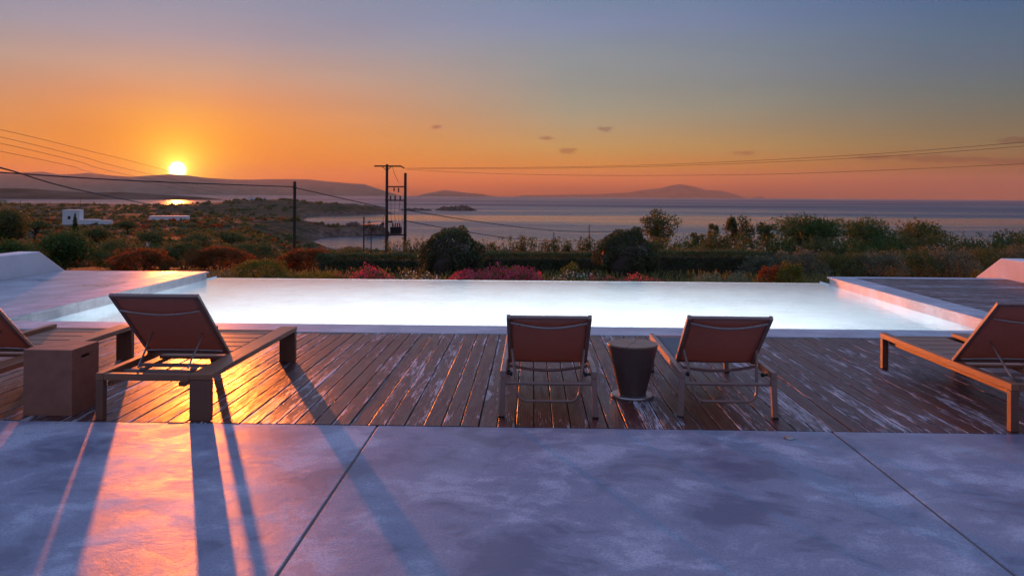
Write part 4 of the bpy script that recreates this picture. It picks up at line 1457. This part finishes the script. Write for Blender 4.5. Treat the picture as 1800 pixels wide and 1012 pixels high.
# palm head at the left edge
P = at(-6, 352, 60); g = gz(P.x, P.y)
pr = empty('palm_tree', (P.x, P.y, g)); tag(pr, 'palm with drooping fronds at the far left edge', 'tree')
mb = MB(); mb.tube([(0, 0, -.3), (0.1, 0, (P.z - g) * .5), (0, 0, P.z - g)], .18, 9, .13); mb.build('trunk', M['bark'], pr, True)
for k in range(14):
    a = k * 2.4
    v, q_ = [], []
    for s in range(9):
        f = s / 8
        cx, cz = 1.1 * f, (P.z - g) + .35 * f * (1.4 if k % 2 else .5) - 0.75 * f * f
        for sd in (-1, 1):
            v.append((cx * math.cos(a) - sd * .10 * math.sin(math.pi * min(1, f + .1)) * math.sin(a), cx * math.sin(a) + sd * .10 * math.sin(math.pi * min(1, f + .1)) * math.cos(a), cz - .05))
    for s in range(8):
        q_.append((2 * s, 2 * s + 1, 2 * s + 3, 2 * s + 2))
    MB().add(v, q_).build('frond', M['pine'], pr)

# scrub over the hills: one uncountable cover
def scrub(name, label, px_rng, d_rng, n, size, mat, per=26):
    px = RNG.uniform(*px_rng, n); d = np.exp(RNG.uniform(math.log(d_rng[0]), math.log(d_rng[1]), n))
    u = (px - CX) / F * d
    X = u * math.cos(YAW) - d * math.sin(YAW); Y = d * math.cos(YAW) + u * math.sin(YAW)
    k = (fbm(X / 30, Y / 30, 3) + 0.06 > RNG.random(n) * .3 - .12) & (sdf(X, Y) > 10 + 0.01 * d)
    X, Y, d = X[k], Y[k], d[k]
    Z = terr(X, Y)
    s = size * (0.4 + 1.1 * RNG.random(len(X))) * (d / d_rng[0]) ** 0.45
    dirs = RNG.normal(size=(len(X), per, 3)); dirs /= np.linalg.norm(dirs, axis=2)[..., None]
    dirs[..., 2] = np.abs(dirs[..., 2]) * .75
    pts = np.stack([X, Y, Z], -1)[:, None] + dirs * (s[:, None] * (0.5 + .5 * RNG.random((len(X), per))))[..., None]
    v, q_ = leaves(pts.reshape(-1, 3), 1.0, 1.6, 0.3, 0.3, dirs.reshape(-1, 3))
    v = v.reshape(-1, 4, 3); c = pts.reshape(-1, 1, 3)
    v = c + (v - c) * np.repeat(s * .75, per)[:, None, None]
    o = link(name, np_mesh(name, v.reshape(-1, 3), q_, mat))
    return tag(o, label, kind='stuff')


scrub('scrub', 'low dark scrub dotted over the slopes and the headland', (-150, 700), (60, 1250), 5200, 0.75, M['olive'])
scrub('dry_scrub', 'rusty dry brush over the left slope', (-150, 560), (45, 500), 2400, 0.5, M['redbrown'])
scrub('ground_scrub', 'low scrub on the ground behind the garden', (540, 1950), (36, 230), 2600, 0.6, M['olive'])


# grass fringe just beyond the pool
n = 16000
px = RNG.uniform(330, 1480, n); d = RNG.uniform(17.6, 24, n)
u = (px - CX) / F * d
X = u * math.cos(YAW) - d * math.sin(YAW); Y = d * math.cos(YAW) + u * math.sin(YAW)
Z = terr(X, Y) + RNG.random(n) * 0.42
o = fol('grass', None, np.stack([X, Y, Z], -1), 0.16, M['grass'], 7.0, 2.2)
tag(o, 'dry grass fringe beyond the pool edge', kind='stuff')

# ------------------------------------------------------------------ houses
def block(root, lo, hi, name='wall', mat='housewall', c=0.03):
    mb = MB(); mb.box(lo, hi, c)
    return mb.build(name, M[mat], root)


def house(label, px, base_py, d, parts, wins, rz=0.0):
    P = at(px, base_py, d)
    root = empty('house', (P.x, P.y, P.z), rz + YAW * 0 - math.atan((px - CX) / F) * 0.6)
    tag(root, label, 'house')
    for lo, hi in parts:
        block(root, lo, hi)
        block(root, (lo[0] - .08, lo[1] - .08, hi[2] + 0.002), (hi[0] + .08, hi[1] + .08, hi[2] + .22), 'parapet')
    for (x, z, w_, h_, y) in wins:
        f = block(root, (x - .1, y - .06, z - .1), (x + w_ + .1, y + .02, z + h_ + .1), 'window', 'housewall', .01)
        block(f, (x, y - .09, z), (x + w_, y - .065, z + h_), 'pane', 'shade', .005)
    return root


house('white cubic house with a tall block, behind the cypress', 150, 398, 330, [((-8.5, 0, -4), (-2.2, 7, 6.6)), ((-2.15, -.6, -4), (4.5, 6, 2.6)), ((4.55, 0, -4), (9.5, 5, 2.2))],
      [(-1.2, -.6, 1.1, 1.6, -.6), (1.5, -.6, 1.1, 1.6, -.6), (6, -.4, 1.2, 1.4, 0), (-6.5, 3.0, 1.0, 1.3, 0)])
house('long low white flat-roofed house under the sun', 296, 396, 390, [((-8.8, 0, -4), (8.8, 7, 4.3)), ((-12, -1, -4), (-8.9, 4, 1.2)), ((9.0, -1, -4), (11.4, 4, 0.8))],
      [(-7.0, .6, 1.4, 2.0, 0), (-3.6, .6, 1.4, 2.0, 0), (0, .6, 1.4, 2.0, 0), (5.4, .6, 1.4, 2.0, 0)])
house('small white roof half hidden in bushes below the long house', 262, 446, 120, [((-1.7, 0, -3), (1.9, 4, 0.6)), ((-.5, 1, .85), (.3, 2, 1.5))], [(.6, -.6, .6, .8, 0)])
house('small white hut on the slope right of the houses', 387, 404, 330, [((-1.8, 0, -3), (1.8, 4, 2.0))], [(-.5, .2, 1, 1, 0)])
house('low building on top of the headland', 452, 352, 900, [((-10, 0, -4), (4, 8, 2.6)), ((4.05, 0, -4), (14, 7, 1.2))], [(-7, .2, 2, 1.4, 0), (-2, .2, 2, 1.4, 0)])

# ------------------------------------------------------------------ power poles and cables
def pole(name, label, px, top, base, d, r, cat='pole', arms=None):
    a = at(px, top, d)
    g = min(gz(a.x, a.y), at(px, base, d).z)
    root = empty(name, (a.x, a.y, g), 0)
    tag(root, label, cat)
    Hh = a.z - g
    mb = MB(); mb.tube([(0, 0, -.6), (0, 0, Hh * .5), (0, 0, Hh)], r, 10, r * .8)
    mb.build('shaft', M['pole'], root, True)
    return root, Hh


p1, h1 = pole('utility_pole', 'lone wooden cable pole left of the double power pole', 518, 319, 448, 75, 0.165)
mb = MB(); mb.tube([(-.2, -.1, h1 - .55), (.2, -.1, h1 - .55)], .05, 8); mb.build('cable_clamp', M['iron'], p1)

# the double pole with its transformer: one thing
d0 = 85.0
a = at(680, 289, d0); bq = at(712.5, 304, d0)
g = min(gz(a.x, a.y), at(680, 445, d0).z)
hf = empty('transformer_pole', (a.x, a.y, g))
tag(hf, 'double wooden power pole carrying crossarms and a transformer', 'power pole')
S = d0 / F
zz = lambda py: (at(680, py, d0).z - g)
xx = lambda px: (px - 680) * S


def hpart(name, mat, *boxes, parent=hf):
    mb = MB()
    for lo, hi in boxes:
        mb.box(lo, hi, .01)
    return mb.build(name, M[mat], parent)


for px_, tp_ in ((680, 289), (712.5, 304)):
    mb = MB(); mb.tube([(xx(px_), 0, -.6), (xx(px_), 0, zz(tp_) * .5), (xx(px_), 0, zz(tp_))], .19, 10, .14)
    mb.build('shaft', M['pole'], hf, True)
hpart('crossarm', 'iron', ((xx(658), -.22, zz(293.5)), (xx(706), -.13, zz(291))))
mb = MB(); mb.tube([(xx(705), -.17, zz(292)), (xx(711), -.17, zz(296))], .07, 6); mb.build('arm_tip', M['iron'], hf)
for s in (-1, 1):
    mb = MB(); mb.tube([(xx(680), -.17, zz(300)), (xx(680 + s * 8), -.17, zz(293))], .045, 6); mb.build('brace', M['iron'], hf)
for py_, lo_, hi_ in ((328, 681, 714), (352, 677, 714), (412.5, 642, 716)):
    hpart('crossbeam', 'iron', ((xx(lo_), -.2, zz(py_ + 1.2)), (xx(hi_), -.1, zz(py_ - 1.0))))
for px_, py_, dy in ((687, 344, 8), (695, 344, 7), (704, 344, 7), (693, 330, 6), (701, 330, 8)):
    mb = MB()
    for k in range(4):
        mb.lathe([(.05, zz(py_ + dy * (k + 1) / 4)), (.10, zz(py_ + dy * (k + .6) / 4)), (.10, zz(py_ + dy * (k + .4) / 4)), (.05, zz(py_ + dy * k / 4))], 8, xx(px_), -.15)
    mb.build('insulator', M['iron'], hf)
tb = hpart('transformer_tank', 'iron', ((xx(687.5), -.45, zz(410.5)), (xx(706), .45, zz(398.5))))
for k in range(8):
    hpart('cooling_fin', 'iron', ((xx(688.3 + k * 2.3), -.56, zz(409.5)), (xx(688.9 + k * 2.3), -.451, zz(400))), parent=tb)
for k in range(4):
    mb = MB(); mb.lathe([(.06, zz(398.4)), (.10, zz(396.5)), (.06, zz(395)), (.08, zz(393.5)), (.03, zz(391.8))], 8, xx(691 + k * 4), 0)
    mb.build('bushing', M['iron'], tb)
hpart('fuse_box', 'iron', ((xx(683), -.3, zz(391)), (xx(691), -.1, zz(388))))
hpart('switch_box', 'iron', ((xx(671.5), -.3, zz(396)), (xx(676), -.1, zz(391))))
for pa, pb in (((674, 394), (677, 376)), ((688, 352), (690, 396)), ((695, 352), (696, 394)), ((704, 352), (702, 394)), ((708, 371), (708.5, 392)), ((690, 294), (701, 320))):
    mb = MB(); mb.tube([(xx(pa[0]), -.2, zz(pa[1])), (xx((pa[0] + pb[0]) / 2 - 1), -.25, zz((pa[1] + pb[1]) / 2)), (xx(pb[0]), -.2, zz(pb[1]))], .022, 5)
    mb.build('lead', M['wire'], hf)

for lab, px_, tp_, bs_, d_, r_ in (('thin pole just left of the double power pole', 640, 381, 446, 120, .13), ('short thin pole between the thin pole and the double pole', 653, 405, 446, 130, .09),
                                   ('thin pole on the shore right of the flat-topped hedge', 1036, 395, 440, 130, .09), ('short pole above the middle of the flat-topped hedge', 974, 408, 440, 150, .10)):
    pole('utility_pole', lab, px_, tp_, bs_, d_, r_)
for lab, px_, tp_, bs_, d_ in (('leftmost small far pole on the left skyline', 36, 352, 364, 900), ('far pole left of the tall house block', 88, 354, 364, 900), ('tall far pole behind the tall house block', 141, 349, 364, 900), ('far mast on the headland left of the building', 443, 343, 356, 950)):
    pole('utility_pole', lab, px_, tp_, bs_, d_, .28)


def cable(label, pts, r, group='overhead cables'):
    """pts: (px, py, d) along the span; the curve sags through them"""
    P_ = [at(*q) for q in pts]
    out = []
    for i in range(len(P_) - 1):
        p0, p1_, p2, p3 = P_[max(i - 1, 0)], P_[i], P_[i + 1], P_[min(i + 2, len(P_) - 1)]
        for k in range(12):
            t_ = k / 12
            out.append(0.5 * ((2 * p1_) + (p2 - p0) * t_ + (2 * p0 - 5 * p1_ + 4 * p2 - p3) * t_ ** 2 + (3 * p1_ - p0 - 3 * p2 + p3) * t_ ** 3))
    out.append(P_[-1])
    mb = MB(); mb.tube(out, r, 5)
    o = mb.build('power_cable', M['wire'])
    return tag(o, label, 'cable', group)


cable('thick cable from the left edge to the top of the lone pole', [(-300, 281, 40), (0, 303, 48), (250, 318.5, 58), (518, 328.5, 74.8)], .042)
cable('thick cable falling from the left edge towards the long white house', [(-260, 240, 26), (0, 295, 40), (130, 332, 58), (282, 363, 100), (330, 371, 130)], .045)
cable('thick cable between the lone pole and the double power pole', [(518, 330, 74.8), (600, 348.5, 79), (679, 366, 84.6)], .042)
cable('long thick cable running right from the double pole past the ball bushes', [(713, 369, 84.6), (790, 382, 92), (880, 395, 102), (960, 404, 115), (1036, 407.5, 129.8), (1130, 406, 150)], .045)
cable('lower cable running right from the double pole behind the left ball bush', [(713, 388, 84.6), (800, 404, 96), (900, 419, 115), (974, 424, 149.8), (1060, 423, 165)], .045)
cable('cable from the thin pole to the double power pole', [(520, 397, 150), (580, 396.5, 135), (640, 394.5, 119.8), (678, 391.5, 84.6)], .04)
cable('thin upper wire running right from the double pole to the right edge', [(709, 296, 84.7), (850, 295, 82), (1000, 293.5, 78), (1200, 288, 72), (1500, 273, 66), (1800, 250, 62), (2100, 222, 60)], .014, 'thin wires in the sky')
cable('thin wire just below the upper wire at the right', [(709, 296, 84.8), (850, 296.5, 82), (1000, 295.5, 78), (1200, 291, 72), (1500, 278, 66), (1800, 257, 62), (2100, 230, 60)], .014, 'thin wires in the sky')
cable('lowest thin wire running to the right edge above the sea', [(714, 298, 84.8), (850, 304.5, 82), (1000, 308, 78), (1160, 308.5, 72), (1400, 305, 68), (1800, 288, 62), (2100, 270, 60)], .014, 'thin wires in the sky')
for lab, ya, yb, xb in (('topmost thin wire left of the sun', 228, 302, 300), ('second thin wire from the top left of the sun', 241, 309, 275), ('third thin wire from the top left of the sun', 252, 315, 262), ('lowest thin wire left of the sun', 266, 318, 240)):
    cable(lab, [(-200, ya - 40, 44), (0, ya, 56), (xb * .5, (ya + yb) / 2 - 1, 72), (xb, yb, 110), (430, 338 + (ya - 228) * .3, 300), (443, 344, 940)], .016, 'thin wires left of the sun')

#VEG1
# ------------------------------------------------------------------ haze
hz = MB()
hz.box((-21000, -21000, SEA - 5.2), (21000, 21000, 560), 0.0)
m = bpy.data.materials.new('haze_air'); m.use_nodes = True
t = NT(m.node_tree); t.n.clear()
out = t.node('ShaderNodeOutputMaterial')
pv = t.node('ShaderNodeVolumePrincipled')
pv.inputs['Color'].default_value = (1.0, 0.84, 0.62, 1)
pv.inputs['Density'].default_value = 2.8e-5
pv.inputs['Anisotropy'].default_value = 0.1
t.l.new(pv.outputs[0], out.inputs['Volume'])
ho = hz.build('haze', m)
tag(ho, 'thin evening haze', kind='stuff')
